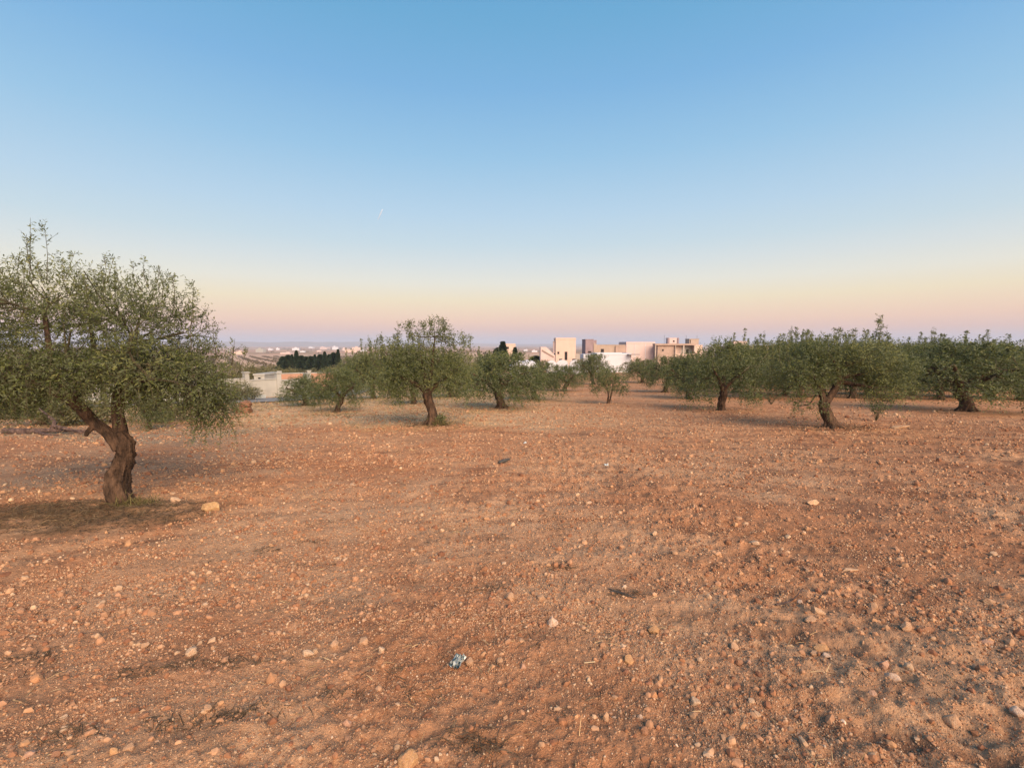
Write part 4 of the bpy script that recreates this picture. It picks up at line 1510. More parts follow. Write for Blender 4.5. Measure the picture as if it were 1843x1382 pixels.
# ------------------------------------------------------------------ stones, gravel, litter
STONE_COL = {'ochre': (.56, .36, .19), 'cream': (.66, .52, .38), 'tan': (.55, .38, .25), 'orange': (.58, .33, .18), 'pink': (.60, .40, .30),
             'white': (.68, .56, .46), 'brown': (.34, .19, .12), 'sand': (.62, .46, .31), 'yellow': (.66, .46, .24)}
STONES = [
    (-0.411, 1.76, 0.091, 0.066, 'ochre', 'large angular ochre rock at the front edge of the field'),
    (-1.123, 2.45, 0.081, 0.037, 'cream', 'flat cream stone beside a round tan pebble in the front furrow'),
    (-1.009, 2.55, 0.048, 0.042, 'tan', 'round tan stone behind the flat cream stone of the front furrow'),
    (-0.848, 2.571, 0.057, 0.051, 'tan', 'round sandy stone with pebbles at its right, on smooth front soil'),
    (-0.723, 2.485, 0.038, 0.044, 'cream', 'small upright cream stone right of the round sandy stone'),
    (-1.09, 2.479, 0.035, 0.038, 'sand', 'small sandy stone touching the flat cream stone'),
    (-1.213, 2.255, 0.072, 0.048, 'orange', 'orange wedge shaped stone alone on bare soil in front'),
    (-0.735, 1.972, 0.065, 0.042, 'pink', 'pale pink wedge of stone behind the large ochre rock'),
    (0.255, 2.81, 0.083, 0.076, 'white', 'whitish triangular stone standing up on the red soil'),
    (-0.478, 1.833, 0.028, 0.028, 'sand', 'sandy pebble just behind the large ochre rock'),
    (-0.307, 1.776, 0.027, 0.025, 'cream', 'cream pebble right of the large ochre rock'),
    (0.878, 2.786, 0.072, 0.046, 'ochre', 'flat ochre stone right of the whitish triangular stone'),
    (0.64, 2.461, 0.061, 0.058, 'ochre', 'tilted ochre slab standing in red soil below the flat ochre stone'),
    (0.882, 2.14, 0.053, 0.04, 'cream', 'pale squarish stone alone on red soil, right of the orange lump'),
    (0.697, 2.192, 0.039, 0.039, 'orange', 'round orange lump of stone left of the pale squarish stone'),
    (0.428, 2.012, 0.033, 0.047, 'tan', 'upright oval tan stone in the front soil right of centre'),
    (0.589, 2.038, 0.026, 0.024, 'white', 'small white pebble right of the upright oval stone'),
    (0.579, 1.928, 0.041, 0.032, 'brown', 'brown blocky stone in front of the small white pebble'),
    (0.212, 2.073, 0.039, 0.02, 'sand', 'thin flat sandy stone lying on the soil near the front centre'),
    (0.057, 2.37, 0.039, 0.031, 'pink', 'pinkish pebble right of the crushed silver wrapper'),
    (-0.228, 2.398, 0.045, 0.04, 'tan', 'tan stone touching the crushed silver wrapper on its right'),
    (-0.065, 2.42, 0.037, 0.043, 'tan', 'upright tan stone between the wrapper and the pinkish pebble'),
    (1.298, 2.627, 0.059, 0.049, 'tan', 'tan stone on top of a heap of small brown stones'),
    (1.209, 2.476, 0.041, 0.041, 'brown', 'left brown stone in the heap below the tan stone'),
    (1.252, 2.465, 0.043, 0.035, 'brown', 'right brown stone in the heap below the tan stone'),
    (1.189, 2.528, 0.036, 0.033, 'brown', 'small brown stone at the left edge of the stone heap'),
    (1.302, 2.455, 0.032, 0.026, 'pink', 'pink stone at the right edge of the stone heap'),
    (1.033, 2.46, 0.032, 0.026, 'cream', 'cream pebble left of the heap of brown stones'),
    (1.974, 2.924, 0.1, 0.048, 'sand', 'upper of two long oval stones lying side by side'),
    (1.881, 2.839, 0.09, 0.043, 'tan', 'lower of two long oval stones lying side by side'),
    (1.765, 2.566, 0.097, 0.048, 'ochre', 'ochre cap stone resting against two smaller stones'),
    (1.75, 2.495, 0.053, 0.026, 'white', 'white stone under the right end of the ochre cap stone'),
    (1.711, 2.537, 0.054, 0.027, 'tan', 'tan stone under the left end of the ochre cap stone'),
    (1.99, 2.391, 0.048, 0.051, 'pink', 'pink stone standing left of the round yellowish stone'),
    (1.951, 2.288, 0.073, 0.04, 'white', 'lumpy white stone in front of the pink and yellowish stones'),
    (2.111, 2.373, 0.056, 0.05, 'sand', 'round yellowish stone behind the lumpy white stone'),
    (1.728, 2.131, 0.038, 0.035, 'pink', 'pink stone in reddish soil in front of the lumpy white stone'),
    (1.988, 1.99, 0.082, 0.052, 'tan', 'large tan wedge shaped stone in the dark soil at the right'),
    (2.296, 2.016, 0.047, 0.04, 'white', 'whitish pink oval stone at the right border of the field'),
    (1.157, 2.149, 0.035, 0.03, 'cream', 'cream stone with a smaller stone in front, right of the pale squarish stone'),
    (1.139, 2.064, 0.039, 0.029, 'sand', 'sandy stone in front of the cream stone, right of the pale squarish stone'),
    (1.974, 3.1, 0.04, 0.04, 'white', 'white pebble at the right end of the bent grey stick'),
    (2.407, 2.753, 0.091, 0.049, 'tan', 'left of two flat stones lying in the rough soil at the right'),
    (2.531, 2.747, 0.09, 0.039, 'brown', 'right of two flat stones lying in the rough soil at the right'),
    (2.496, 2.662, 0.056, 0.022, 'sand', 'slim sandy stone in front of the right flat stone'),
    (2.433, 3.044, 0.057, 0.064, 'tan', 'tan stone standing behind the rough clods at the right'),
    (3.196, 3.029, 0.107, 0.053, 'tan', 'broad tan stone half sunk near the right border'),
    (2.765, 2.616, 0.074, 0.031, 'pink', 'low pink stone in front of the broad half sunk tan stone'),
    (4.144, 3.929, 0.079, 0.046, 'sand', 'yellowish oval stone at the right, behind all larger stones there'),
    (2.682, 3.611, 0.195, 0.034, 'sand', 'long narrow plank shaped stone lying across the soil'),
    (2.175, 4.099, 0.087, 0.043, 'cream', 'pale pebble left of the long narrow stone, farther back'),
    (2.378, 4.67, 0.066, 0.033, 'cream', 'small pale pebble in the middle of the right hand field'),
    (3.549, 5.434, 0.192, 0.064, 'sand', 'wide flat sandy stone on the soil before the leaning olive'),
    (2.372, 4.798, 0.09, 0.045, 'tan', 'tan pebble next to the small pale pebble of the right hand field'),
    (-3.346, 5.144, 0.278, 0.115, 'yellow', 'large smooth yellow stone right of the near olive trunk'),
    (-4.058, 5.539, 0.169, 0.078, 'cream', 'pale stone between the near olive trunk and the yellow stone'),
    (-0.013, 3.128, 0.059, 0.055, 'tan', 'tan stone left of a second tan stone, behind the whitish triangle'),
    (0.197, 3.113, 0.055, 0.044, 'tan', 'tan stone nearest behind the whitish triangular stone'),
    (10.339, 12.492, 0.529, 0.132, 'sand', 'flat sandy rock lying right of the leaning olive'),
    (-1.763, 2.465, 0.058, 0.055, 'cream', 'cream stone standing on edge above the left furrow'),
    (-2.098, 2.569, 0.063, 0.033, 'tan', 'broad tan pebble next to two round pebbles at the left'),
    (-2.194, 2.589, 0.03, 0.027, 'tan', 'outer of two round pebbles left of the broad tan pebble'),
    (-2.151, 2.587, 0.033, 0.03, 'sand', 'inner of two round pebbles left of the broad tan pebble'),
    (-1.785, 2.572, 0.03, 0.027, 'sand', 'small round pebble behind the cream stone on edge'),
    (-1.675, 2.519, 0.044, 0.027, 'tan', 'tan pebble right of the cream stone on edge'),
    (-2.475, 2.683, 0.032, 0.035, 'sand', 'small sandy stone alone on the smooth left soil'),
    (-2.441, 2.291, 0.054, 0.049, 'orange', 'orange squarish stone near the left border'),
    (-1.387, 2.023, 0.038, 0.036, 'tan', 'round tan stone behind the dark front furrow on the left'),
    (-1.66, 1.998, 0.049, 0.031, 'brown', 'brownish flat stone left of the round tan stone'),
    (-2.036, 2.011, 0.04, 0.026, 'cream', 'upper pale stone beside dark debris in the left front'),
    (-1.96, 1.931, 0.036, 0.027, 'cream', 'lower pale stone beside dark debris in the left front'),
    (-1.958, 1.786, 0.046, 0.027, 'pink', 'pink stone at the left end of the bottom stone row'),
    (-1.851, 1.788, 0.046, 0.029, 'brown', 'brown stone between the pink stone and the front dark debris'),
    (-1.613, 1.78, 0.038, 0.036, 'ochre', 'ochre stone near the bottom border, left of a paler ochre stone'),
    (-1.568, 1.802, 0.042, 0.03, 'tan', 'paler ochre stone beside the ochre stone of the bottom border'),
    (-0.066, 3.74, 0.044, 0.035, 'cream', 'small cream pebble on the smooth middle soil'),
    (-0.883, 4.046, 0.048, 0.033, 'cream', 'cream pebble on bare soil left of the middle of the field'),
    (-1.4, 3.708, 0.07, 0.052, 'brown', 'dark reddish clod of earth alone in the middle soil'),
    (0.905, 5.42, 0.089, 0.038, 'cream', 'small flat cream pebble in the field before the small olive'),
    (-2.218, 6.396, 0.105, 0.038, 'cream', 'flat pale pebble in the field left of the centre olive'),
    (1.377, 3.853, 0.063, 0.036, 'tan', 'flat tan pebble on the right middle soil'),
    (1.344, 4.317, 0.061, 0.036, 'sand', 'sandy pebble behind the flat tan pebble of the middle soil')
]


def ico(sub):
    import bmesh
    bm = bmesh.new()
    bmesh.ops.create_icosphere(bm, subdivisions=sub, radius=1.0)
    v = np.array([p.co[:] for p in bm.verts])
    f = np.array([[p.index for p in q.verts] for q in bm.faces])
    bm.free()
    return v, f


def rock(seed, sub, cuts, lump=.18):
    rng = np.random.default_rng(seed)
    v, f = ico(sub)
    v = v * (1 + lump * gnoise(v[:, :1] * 1.3 + seed, v[:, 1:2] * 1.3 + v[:, 2:3] * 1.7, seed))
    for _ in range(cuts):
        n = unit(rng.normal(size=3))
        d = rng.uniform(.55, .82)
        e = np.maximum(v @ n - d, 0)
        v = v - e[:, None] * n * .93
    v = v * (1 + .05 * gnoise(v[:, :1] * 4 + seed, v[:, 1:2] * 4 + v[:, 2:3] * 5, seed + 1))
    v = v / np.abs(v).max(0)
    return v, f


def octa(seed):
    rng = np.random.default_rng(seed)
    v = np.array([(1, 0, 0), (-1, 0, 0), (0, 1, 0), (0, -1, 0), (0, 0, 1), (0, 0, -1)], float) * rng.uniform(.7, 1.1, (6, 1)) + rng.normal(0, .22, (6, 3))
    f = np.array([(0, 2, 4), (2, 1, 4), (1, 3, 4), (3, 0, 4), (2, 0, 5), (1, 2, 5), (3, 1, 5), (0, 3, 5)])
    return v, f


def build_stones():
    protos = []
    for k in range(9):
        v, f = rock(500 + k, 4, (9, 12, 6, 8, 14, 5, 10, 7, 11)[k], .2)
        me = mesh_np('stone', v, None, f, True)
        me.materials.append(M['stone'])
        protos.append(me)
    v, f = rock(540, 4, 7, .1)
    tp = 1 - .8 * np.clip((v[:, 2:3] + .6) / 1.6, 0, 1)
    v = v * np.hstack([tp, tp, np.ones_like(tp)])
    wedge = mesh_np('stone', v / np.abs(v).max(0), None, f, True)
    wedge.materials.append(M['stone'])
    rr = np.random.default_rng(9)
    for i, (x, y, w, hh, c, lab) in enumerate(STONES):
        o = bpy.data.objects.new('stone', wedge if ('triangular stone standing' in lab or 'wedge' in lab) else protos[i % 9])
        a, b = w * .5, hh * (.75 if 'triangular stone standing' in lab else .62)
        o.scale = (a, min(a, b) * rr.uniform(.85, 1.1), b)
        o.location = (x, y, h(x, y) + b * .26)
        o.rotation_euler = (rr.normal(0, .12), rr.normal(0, .12), rr.normal(0, .35))
        col = np.array(STONE_COL[c]) * rr.uniform(.9, 1.08)
        o.color = (*col, 1)
        link(o)
        tag(o, lab, 'stone', 'stones on the red field')
    # earth boulder with a smaller one on top beside the lane
    g = (-10.28, 17.84, -0.94)
    for (dx, dz, sx, sz, lab) in ((0, .10, .36, .24, 'reddish brown boulder at the field edge before the grey lane'), (.13, .34, .24, .15, 'smaller reddish boulder lying on the boulder at the field edge')):
        o = bpy.data.objects.new('boulder', protos[2])
        o.scale = (sx, sx * .8, sz)
        o.location = (g[0] + dx, g[1], h(g[0], g[1]) + dz)
        o.color = (.19, .105, .07, 1)
        link(o)
        tag(o, lab, 'boulder', 'boulders at the field edge')


build_stones()


def gravel_field():
    """the countless pebbles and clods of the tilled soil, one mass"""
    rng = np.random.default_rng(3)
    shapes = [rock(700 + k, 1, 2, .3) for k in range(6)]
    finer = [rock(720 + k, 2, 6, .25) for k in range(8)]
    grit_p = []
    V, F, C, off = [], [], [], 0
    pal = np.array([(.44, .255, .155), (.50, .31, .19), (.58, .40, .26), (.62, .46, .31), (.36, .18, .10), (.28, .135, .08), (.54, .32, .18), (.66, .52, .39)]) * .88
    pw = np.array([.32, .18, .07, .03, .21, .13, .05, .01])

    def spread(n, r0, r1, amax, smin, smax, power, lib, wts, clod=False):
        nonlocal off
        r = np.sqrt(rng.uniform(r0 ** 2, r1 ** 2, n * 4))
        a = np.radians(rng.uniform(-amax, amax, n * 4))
        x, y = r * np.sin(a), r * np.cos(a)
        fy = y + 0.7 * gnoise(x * 0.14, y * 0.14, 40) + 0.05 * gnoise(x * 1.7, y * 1.7, 39) - 0.06 * x + 0.10 * x * x / (1 + 0.10 * np.abs(x))
        low = 1 - np.abs(np.mod(fy / 0.62, 1.0) - 0.5) * 2
        den = (.45 + .55 * low) * (.34 + .66 * sstep(fbm(x * .8, y * .8, 61, 3) + .35 * gnoise(x * 4, y * 4, 62), -.2, .4))
        keep = (rng.random(n * 4) < den) & (np.hypot((x + 4.75) / 1.5, (y - 5.0) / .75) > .9)
        x, y = x[keep][:n], y[keep][:n]
        n = len(x)
        u = rng.random(n)
        s = (smin ** -power + u * (smax ** -power - smin ** -power)) ** (-1 / power)
        z = surf(x, y)
        ci = rng.choice(len(pal), n, p=wts / wts.sum())
        col = pal[ci] * rng.uniform(.85, 1.12, (n, 1))
        kk = rng.integers(len(lib or [0]), size=n)
        th = rng.uniform(0, 6.28, n)
        sq = rng.uniform(.5, .95, n)
        el = rng.uniform(.65, 1.0, n)
        tx = rng.normal(0, .35, n)
        if lib is None:
            grit_p.append((np.stack([x, y, z + s * sq * .05], -1), np.stack([s, s * el, s * sq], -1), np.stack([rng.uniform(0, 6.28, n), rng.uniform(0, 6.28, n), th], -1), col))
            return
        for k in range(len(lib)):
            m = kk == k
            if not m.any():
                continue
            v, f = lib[k]
            p = v[None] * np.stack([s[m], s[m] * el[m], s[m] * sq[m]], -1)[:, None, :] * .5
            c, sn = np.cos(tx[m])[:, None], np.sin(tx[m])[:, None]
            p = np.stack([p[..., 0] * c + p[..., 2] * sn, p[..., 1], -p[..., 0] * sn + p[..., 2] * c], -1)
            c, sn = np.cos(th[m])[:, None], np.sin(th[m])[:, None]
            p = np.stack([p[..., 0] * c - p[..., 1] * sn, p[..., 0] * sn + p[..., 1] * c, p[..., 2]], -1)
            p = p + np.stack([x[m], y[m], z[m] + s[m] * sq[m] * .04], -1)[:, None, :]
            q = f[None] + (np.arange(m.sum()) * len(v))[:, None, None] + off
            V.append(p.reshape(-1, 3))
            F.append(q.reshape(-1, 3))
            C.append(np.repeat(col[m], len(v), 0))
            off += m.sum() * len(v)
    tiny = None
    dull = np.array([.34, .19, .06, .015, .22, .12, .055, .0])
    grit = np.array([.30, .16, .09, .05, .20, .10, .08, .02])
    pal *= 1.06
    earth = np.array([.34, .14, .05, .02, .30, .22, .08, .0])
    spread(110000, 1.2, 3.0, 62, .0035, .013, 1.7, tiny, grit)
    spread(65000, 2.8, 5.2, 60, .006, .018, 1.8, tiny, grit)
    spread(45000, 4.8, 10, 58, .010, .03, 1.8, tiny, grit)
    spread(26000, 9, 22, 54, .02, .06, 1.9, tiny, grit)
    spread(6500, 1.2, 3.6, 60, .007, .026, 2.4, shapes, pw)
    spread(1100, 1.3, 4.5, 58, .018, .05, 2.6, finer, pw)
    spread(5500, 1.2, 4.5, 60, .012, .05, 1.6, shapes, earth)
    spread(3600, 3.4, 8, 58, .014, .045, 2.4, shapes, dull)
    spread(5000, 3.4, 9, 58, .02, .08, 1.8, tiny, earth)
    spread(500, 4, 10, 56, .035, .08, 2.6, finer, pw)
    spread(3500, 7.5, 18, 54, .03, .08, 2.6, tiny, dull)
    spread(3500, 8, 20, 54, .04, .12, 2.2, tiny, earth)
    spread(3500, 17, 45, 50, .06, .16, 2.6, tiny, dull)
    V, F, C = np.vstack(V), np.vstack(F), np.vstack(C)
    me = mesh_np('gravel', V, None, F)
    attr_c(me, 'soil', C)
    tag(obj('gravel', me, M['gravel']), kind='stuff')
    P, S, E, C = (np.concatenate(a) for a in zip(*grit_p))
    me = bpy.data.meshes.new('soil_crumbs')
    me.vertices.add(len(P))
    me.vertices.foreach_set('co', P.astype(np.float32).ravel())
    for nm, a in (('crumb_size', S), ('crumb_turn', E)):
        at = me.attributes.new(nm, 'FLOAT_VECTOR', 'POINT')
        at.data.foreach_set('vector', a.astype(np.float32).ravel())
    attr_c(me, 'soil', C)
    o = obj('soil_crumbs', me, M['crumb'])
    ng = bpy.data.node_groups.new('crumbs', 'GeometryNodeTree')
    ng.interface.new_socket('Geometry', in_out='INPUT', socket_type='NodeSocketGeometry')
    ng.interface.new_socket('Geometry', in_out='OUTPUT', socket_type='NodeSocketGeometry')
    N, L = ng.nodes, ng.links
    gi, go = N.new('NodeGroupInput'), N.new('NodeGroupOutput')
    ic = N.new('GeometryNodeMeshIcoSphere')
    ic.inputs['Radius'].default_value = .5
    ic.inputs['Subdivisions'].default_value = 1
    sm = N.new('GeometryNodeSetMaterial')
    sm.inputs['Material'].default_value = M['crumb']
    ip = N.new('GeometryNodeInstanceOnPoints')
    L.new(gi.outputs[0], ip.inputs['Points'])
    L.new(ic.outputs['Mesh'], sm.inputs['Geometry'])
    L.new(sm.outputs[0], ip.inputs['Instance'])
    for nm, sock in (('crumb_size', 'Scale'), ('crumb_turn', 'Rotation')):
        na = N.new('GeometryNodeInputNamedAttribute')
        na.data_type = 'FLOAT_VECTOR'
        na.inputs['Name'].default_value = nm
        L.new(next(q for q in na.outputs if q.enabled and q.type == 'VECTOR'), ip.inputs[sock])
    L.new(ip.outputs[0], go.inputs[0])
    md = o.modifiers.new('crumbs', 'NODES')
    md.node_group = ng
    tag(o, kind='stuff')


gravel_field()


def blades(name, spots, rng, mat, kind='stuff'):
    """dry stalks: (x, y, rx, ry, count, length, lie, colour)"""
    V, Q, C, off = [], [], [], 0
    for (cx, cy, rx, ry, n, ln, lie, col) in spots:
        a = rng.uniform(0, 6.28, n)
        r = np.sqrt(rng.random(n))
        x, y = cx + rx * r * np.cos(a), cy + ry * r * np.sin(a)
        z = surf(x, y)
        D = rng.normal(0, 1, (n, 3))
        D[:, 2] = np.abs(D[:, 2]) * (1 - lie) * 1.6 + .06
        D = unit(D)
        L = ln * rng.uniform(.4, 1.3, n)[:, None]
        S = unit(np.cross(D, rng.normal(size=(n, 3)))) * .0012 * rng.uniform(.7, 1.6, (n, 1)) * (1 + cy / 7)
        b = np.stack([x, y, z + .003], -1)
        m = b + D * L * .55
        e = b + D * L
        e[:, 2] = np.maximum(e[:, 2] - .18 * L[:, 0], z + .002)
        v = np.stack([b - S, b + S, m + S * .8, m - S * .8, e + S * .25, e - S * .25], 1).reshape(-1, 3)
        k = np.arange(n)[:, None] * 6
        q = np.concatenate([k + np.array([0, 1, 2, 3]), k + np.array([3, 2, 4, 5])]) + off
        V.append(v)
        Q.append(q)
        C.append(np.repeat(np.array(col)[None] * rng.uniform(.6, 1.35, (n, 1)), 6, 0))
        off += len(v)
    me = mesh_np(name, np.vstack(V), np.vstack(Q))
    attr_c(me, 'soil', np.vstack(C))
    tag(obj(name, me, mat), kind=kind)


def build_grass():
    rng = np.random.default_rng(17)
    straw, dead, grn = (.42, .31, .18), (.10, .076, .052), (.13, .12, .05)
    spots = [(-4.75, 5.05, 1.45, .62, 2600, .07, .84, dead), (-4.7, 5.2, .9, .4, 1200, .09, .7, (.13, .10, .065)), (-4.42, 5.42, .22, .16, 220, .16, .25, grn), (-5.2, 4.8, 1.0, .3, 260, .07, .85, (.26, .19, .11)),
             (-2.25, 13.3, .9, .5, 420, .2, .5, dead), (-2.0, 13.25, .25, .2, 160, .3, .2, grn), (8.4, 12.2, 1.2, .5, 300, .2, .6, dead)]
    for _ in range(230):
        x = rng.uniform(-26, -6.5)
        y = rng.uniform(9.5, 26)
        if y + .28 * x < 8.0 or abs(x) > 1.3 * y:
            continue
        c = straw if rng.random() < .6 else (.24, .20, .13)
        spots.append((x, y, .8, .5, 60, .2, .55, c))
    for _ in range(260):
        y = rng.uniform(12, 30)
        x = rng.uniform(-.42, -.05) * y
        spots.append((x, y, 1.0, .6, 26, .16, .65, straw if rng.random() < .7 else grn))
    blades('grass', spots, rng, M['straw'])
    spots = []
    for _ in range(420):
        r = 1.4 + 13 * rng.random() ** 1.4
        a = math.radians(rng.uniform(-52, 52))
        spots.append((r * math.sin(a), r * math.cos(a), .10 + .02 * r, .07 + .008 * r, int(rng.integers(3, 14)), .07, .93, straw if rng.random() < .4 else dead))
    for (px, py, n) in [(-1.71, 2.37, 60), (-1.94, 2.32, 50), (-1.45, 2.37, 40), (-1.31, 1.99, 70), (-1.48, 1.95, 60), (-1.15, 2.03, 50), (-1.89, 1.9, 50), (-2.66, 2.49, 60), (-0.81, 2.14, 40), (0.8, 3.21, 60), (0.4, 3.66, 60), (-0.17, 3.28, 40), (-0.63, 2.32, 40), (-1.85, 4.22, 40), (-2.16, 4.02, 50), (-0.12, 1.85, 90), (-0.19, 1.9, 50), (-0.44, 2.19, 30)]:
        spots.append((px, py, .13, .05, n, .075, .9, dead))
    blades('plant_litter', spots, rng, M['straw'])


build_grass()


def lying_wood(name, label, cat, paths, mat, seed):
    root = None
    s = Soup()
    for k, (pts, rad) in enumerate(paths):
        p = catmull(pts, 10 + 4 * len(pts))
        v, q, t = tube(p, rad, 9, .25, .15, seed + k)
        s.add(v, q, t)
    o = obj(name, s.mesh(name, True), mat)
    return tag(o, label, cat)


def build_litter():
    # fallen forked log under the left side of the near olive
    def G(x, y, dz=0.0):
        return (x, y, h(x, y) + dz)
    root = empty('fallen_log', G(-11.3, 11.6))
    tag(root, 'fallen forked dead log lying left of the near olive trunk', 'log')
    ox, oy, oz = root.location
    rel = lambda pts: [(a - ox, b - oy, c - oz) for a, b, c in pts]
    parts = [('trunk', rel([G(-12.5, 11.5, .06), G(-12.1, 11.52, .055), G(-11.75, 11.6, .07), G(-11.4, 11.7, .09)]), [.09, .085, .06, .045]),
             ('branch', rel([G(-11.5, 11.65, .07), G(-11.5, 11.75, .28), G(-11.75, 11.85, .45), G(-12.1, 12.0, .6)]), [.05, .04, .028, .014]),
             ('branch', rel([G(-11.45, 11.68, .2), G(-11.1, 11.66, .14), G(-10.75, 11.62, .07), G(-10.4, 11.66, .03)]), [.04, .035, .026, .012]),
             ('branch', rel([G(-11.8, 11.55, .05), G(-11.4, 11.4, .03), G(-11.0, 11.3, .02)]), [.045, .03, .014]),
             ('branch', rel([G(-11.4, 11.7, .07), G(-11.1, 11.9, .08), G(-10.7, 12.1, .06)]), [.04, .026, .014])]
    for k, (nm, p, r) in enumerate(parts):
        obj(nm, wood_mesh(nm, p, r, 10, 22, .25, .2, 60 + k), M['dead'], root)
    # dark stick on the field, bent twig, straw pieces
    def twig(pts, r, label, mat, cat='twig', name='twig'):
        p = [(a, b, h(a, b) + dz) for a, b, dz in pts]
        v, q, t = tube(catmull(p, 16), r, 6, .3, .1, 3)
        me = mesh_np(name, v, q, t, True)
        attr_c(me, 'soil', np.repeat([[.52, .42, .27]], len(v), 0))
        o = obj(name, me, mat)
        tag(o, label, cat)
    a, b = (-0.2, 7.81)
    twig([(a - .02, b - .03, .02), (a + .06, b, .05), (a + .16, b + .05, .06)], [.03, .035, .015], 'short dark stick lying alone in the middle of the field', M['wire'], 'stick', 'stick')
    a, b = (1.78, 3.05)
    c, d = (2.06, 3.21)
    twig([(a, b, .012), ((a + c) / 2, (b + d) / 2 - .02, .02), (c, d, .045)], [.006, .005, .003], 'thin bent grey stick beside a white pebble at the right', M['dead'], 'stick', 'stick')
    a, b = (0.39, 2.42)
    twig([(a, b, .01), (a + .06, b + .003, .012)], [.003, .003], 'pale straw stalk on the red soil below the whitish triangular stone', M['straw'], 'straw', 'straw')
    # dead branch pressed into the soil
    a, b = (0.68, 3.28)
    c, d = (0.91, 3.13)
    root = empty('dead_branch', (a, b, h(a, b)))
    tag(root, 'dark dead branch pressed flat into the soil right of the centre', 'branch')
    rng = np.random.default_rng(2)
    for k in range(5):
        t0, t1 = rng.uniform(0, .35), rng.uniform(.6, 1)
        p = []
        for t in np.linspace(t0, t1, 4):
            x, y = a + (c - a) * t + rng.normal(0, .006), b + (d - b) * t + rng.normal(0, .014)
            p.append((x - a, y - b, h(x, y) + .006 + .004 * rng.random() - h(a, b)))
        v, q, t = tube(catmull(p, 12), [.004, .003, .0015], 5, .2, 0, k)
        obj('stalk', mesh_np('stalk', v, q, t, True), M['wire'], root)
    # crushed wrapper
    a, b = (-0.29, 2.38)
    rng = np.random.default_rng(6)
    nx, ny = 9, 7
    v = []
    for j in range(ny):
        for i in range(nx):
            u, w = i / (nx - 1) - .5, j / (ny - 1) - .5
            v.append((u * .055 + rng.normal(0, .002), w * .07 + .012 * u, .03 + .5 * w * .05 + .010 * math.sin(i * 2.4 + j) + rng.normal(0, .004)))
    q = [(j * nx + i, j * nx + i + 1, (j + 1) * nx + i + 1, (j + 1) * nx + i) for j in range(ny - 1) for i in range(nx - 1)]
    me = mesh_np('wrapper', v, q)
    m, nt, bs = nodes('foil', 0.32)
    bs.inputs['Metallic'].default_value = .55
    nt.links.new(mixc(nt, (.42, .47, .47), (.05, .10, .13), rng_map(nt, tex_noise(nt, 46, 2), .48, .56)), bs.inputs['Base Color'])
    o = obj('wrapper', me, m, None, (a, b, h(a, b) + .004))
    o.rotation_euler = (.15, .1, -.5)
    md = o.modifiers.new('thick', 'SOLIDIFY')
    md.thickness = .0012
    tag(o, 'crushed silver and blue wrapper lying among pebbles in front', 'wrapper')
    for (x, y, lab, s) in ((0.28, 9.95) + ('white paper scrap on the soil right of the centre olive', .028), (1.55, 7.63) + ('bluish paper scrap on the soil below the smallest olive', .032)):
        v = [(rng.normal(0, .15) * s + s * (i - 1), rng.normal(0, .15) * s + s * (j - 1), .3 * s + rng.normal(0, .35) * s) for j in range(3) for i in range(3)]
        q = [(j * 3 + i, j * 3 + i + 1, j * 3 + i + 4, j * 3 + i + 3) for j in range(2) for i in range(2)]
        o = obj('paper_scrap', mesh_np('paper_scrap', v, q), M['kerb'], None, (x, y, h(x, y) + .02))
        md = o.modifiers.new('thick', 'SOLIDIFY')
        md.thickness = .003
        tag(o, lab, 'scrap')
    # dry weed bush and a leafy sucker beside the leaning olive
    def sapling(x, y, label, cat, name, n, H, R, leafy, seed):
        rng = np.random.default_rng(seed)
        root = empty(name, (x, y, h(x, y) - .02))
        tag(root, label, cat)
        s = Soup()
        V, Q, T, off = [], [], [], 0
        for k in range(n):
            a = rng.uniform(0, 6.28)
            e = np.array([math.cos(a) * R * rng.uniform(.3, 1), math.sin(a) * R * rng.uniform(.3, 1), H * rng.uniform(.5, 1)])
            p = catmull([(0, 0, 0), e * .5 + np.array([0, 0, .06]), e], 6)
            v, q, t = tube(p, [.008, .003], 4)
            s.add(v, q, t)
            O = p[2:]
            v, q, t, _ = twig_leaves(O, unit(rng.normal(0, .6, (len(O), 3)) + unit(e)), np.full(len(O), .16), 6 if leafy else 4, .08 if leafy else .05, .028, rng, np.full(len(O), .3), np.full(len(O), .4 if leafy else .25))
            V.append(v)
            Q.append(q + off)
            T.append(t)
            off += len(v)
        obj('stem', s.mesh('stem'), M['twig'], root)
        me = mesh_np('foliage', np.vstack(V), np.vstack(Q))
        attr_f(me, 'tint', np.concatenate(T))
        obj('foliage', me, M['leaf'] if leafy else M['scrub'], root)
    a, b = (11.23, 14.42)
    sapling(a, b, 'small leafy olive sucker on bare soil right of the leaning olive', 'sapling', 'sapling', 16, .72, .28, True, 5)
    a, b = (11.55, 20.9)
    sapling(a, b, 'sparse dry weed bush left of the leaning olive', 'weed', 'weed', 22, .55, .5, False, 6)
    a, b = (-2.1, 13.46)
    sapling(a, b, 'green tuft at the right foot of the sparse topped olive', 'weed', 'weed', 14, .2, .3, True, 7)
    # contrail
    d = 30000.0
    p0 = (px_x(686, d), d, px_z(402, d))
    p1 = (px_x(694.5, d - 300), d - 300, px_z(384.5, d - 300))
    m, nt, bs = nodes('ice_trail', 1.0)
    bs.inputs['Base Color'].default_value = (.62, .68, .74, 1)
    v, q, t = tube(catmull([p0, tuple((a + b) / 2 + (8 if i == 0 else 0) for i, (a, b) in enumerate(zip(p0, p1))), p1], 14), [10, 24, 30, 18], 8, .1)
    tag(obj('contrail', mesh_np('contrail', v, q, t, True), m), 'short white contrail in the clear blue sky', 'contrail')


build_litter()

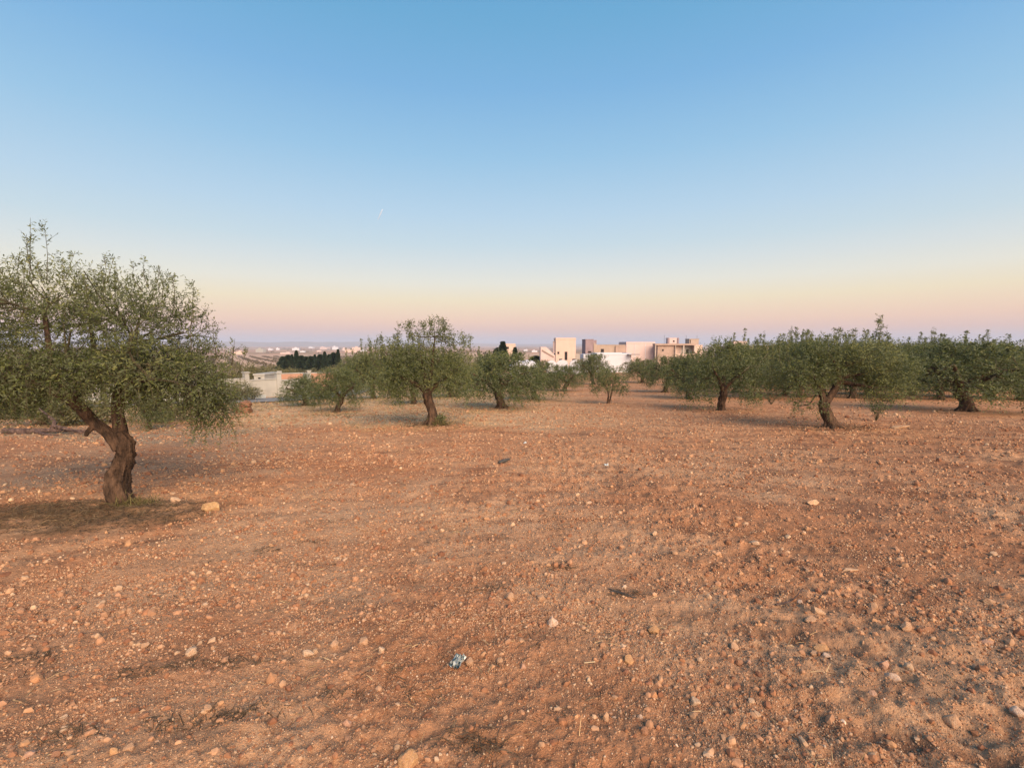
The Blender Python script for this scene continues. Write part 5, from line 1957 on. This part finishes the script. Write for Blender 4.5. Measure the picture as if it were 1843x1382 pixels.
# ------------------------------------------------------------------ haze
def build_haze():
    s = Soup().box(-12600, 12600, -12600, 12600, -30.0, 100.0)
    m = bpy.data.materials.new('haze')
    m.use_nodes = True
    nt = m.node_tree
    nt.nodes.remove(nt.nodes['Principled BSDF'])
    vol = nt.nodes.new('ShaderNodeVolumePrincipled')
    vol.inputs['Color'].default_value = (0.60, 0.69, 0.88, 1)
    vol.inputs['Density'].default_value = 1.6e-4
    nt.links.new(vol.outputs[0], nt.nodes['Material Output'].inputs['Volume'])
    tag(obj('haze', s.mesh('haze'), m), kind='stuff')


build_haze()
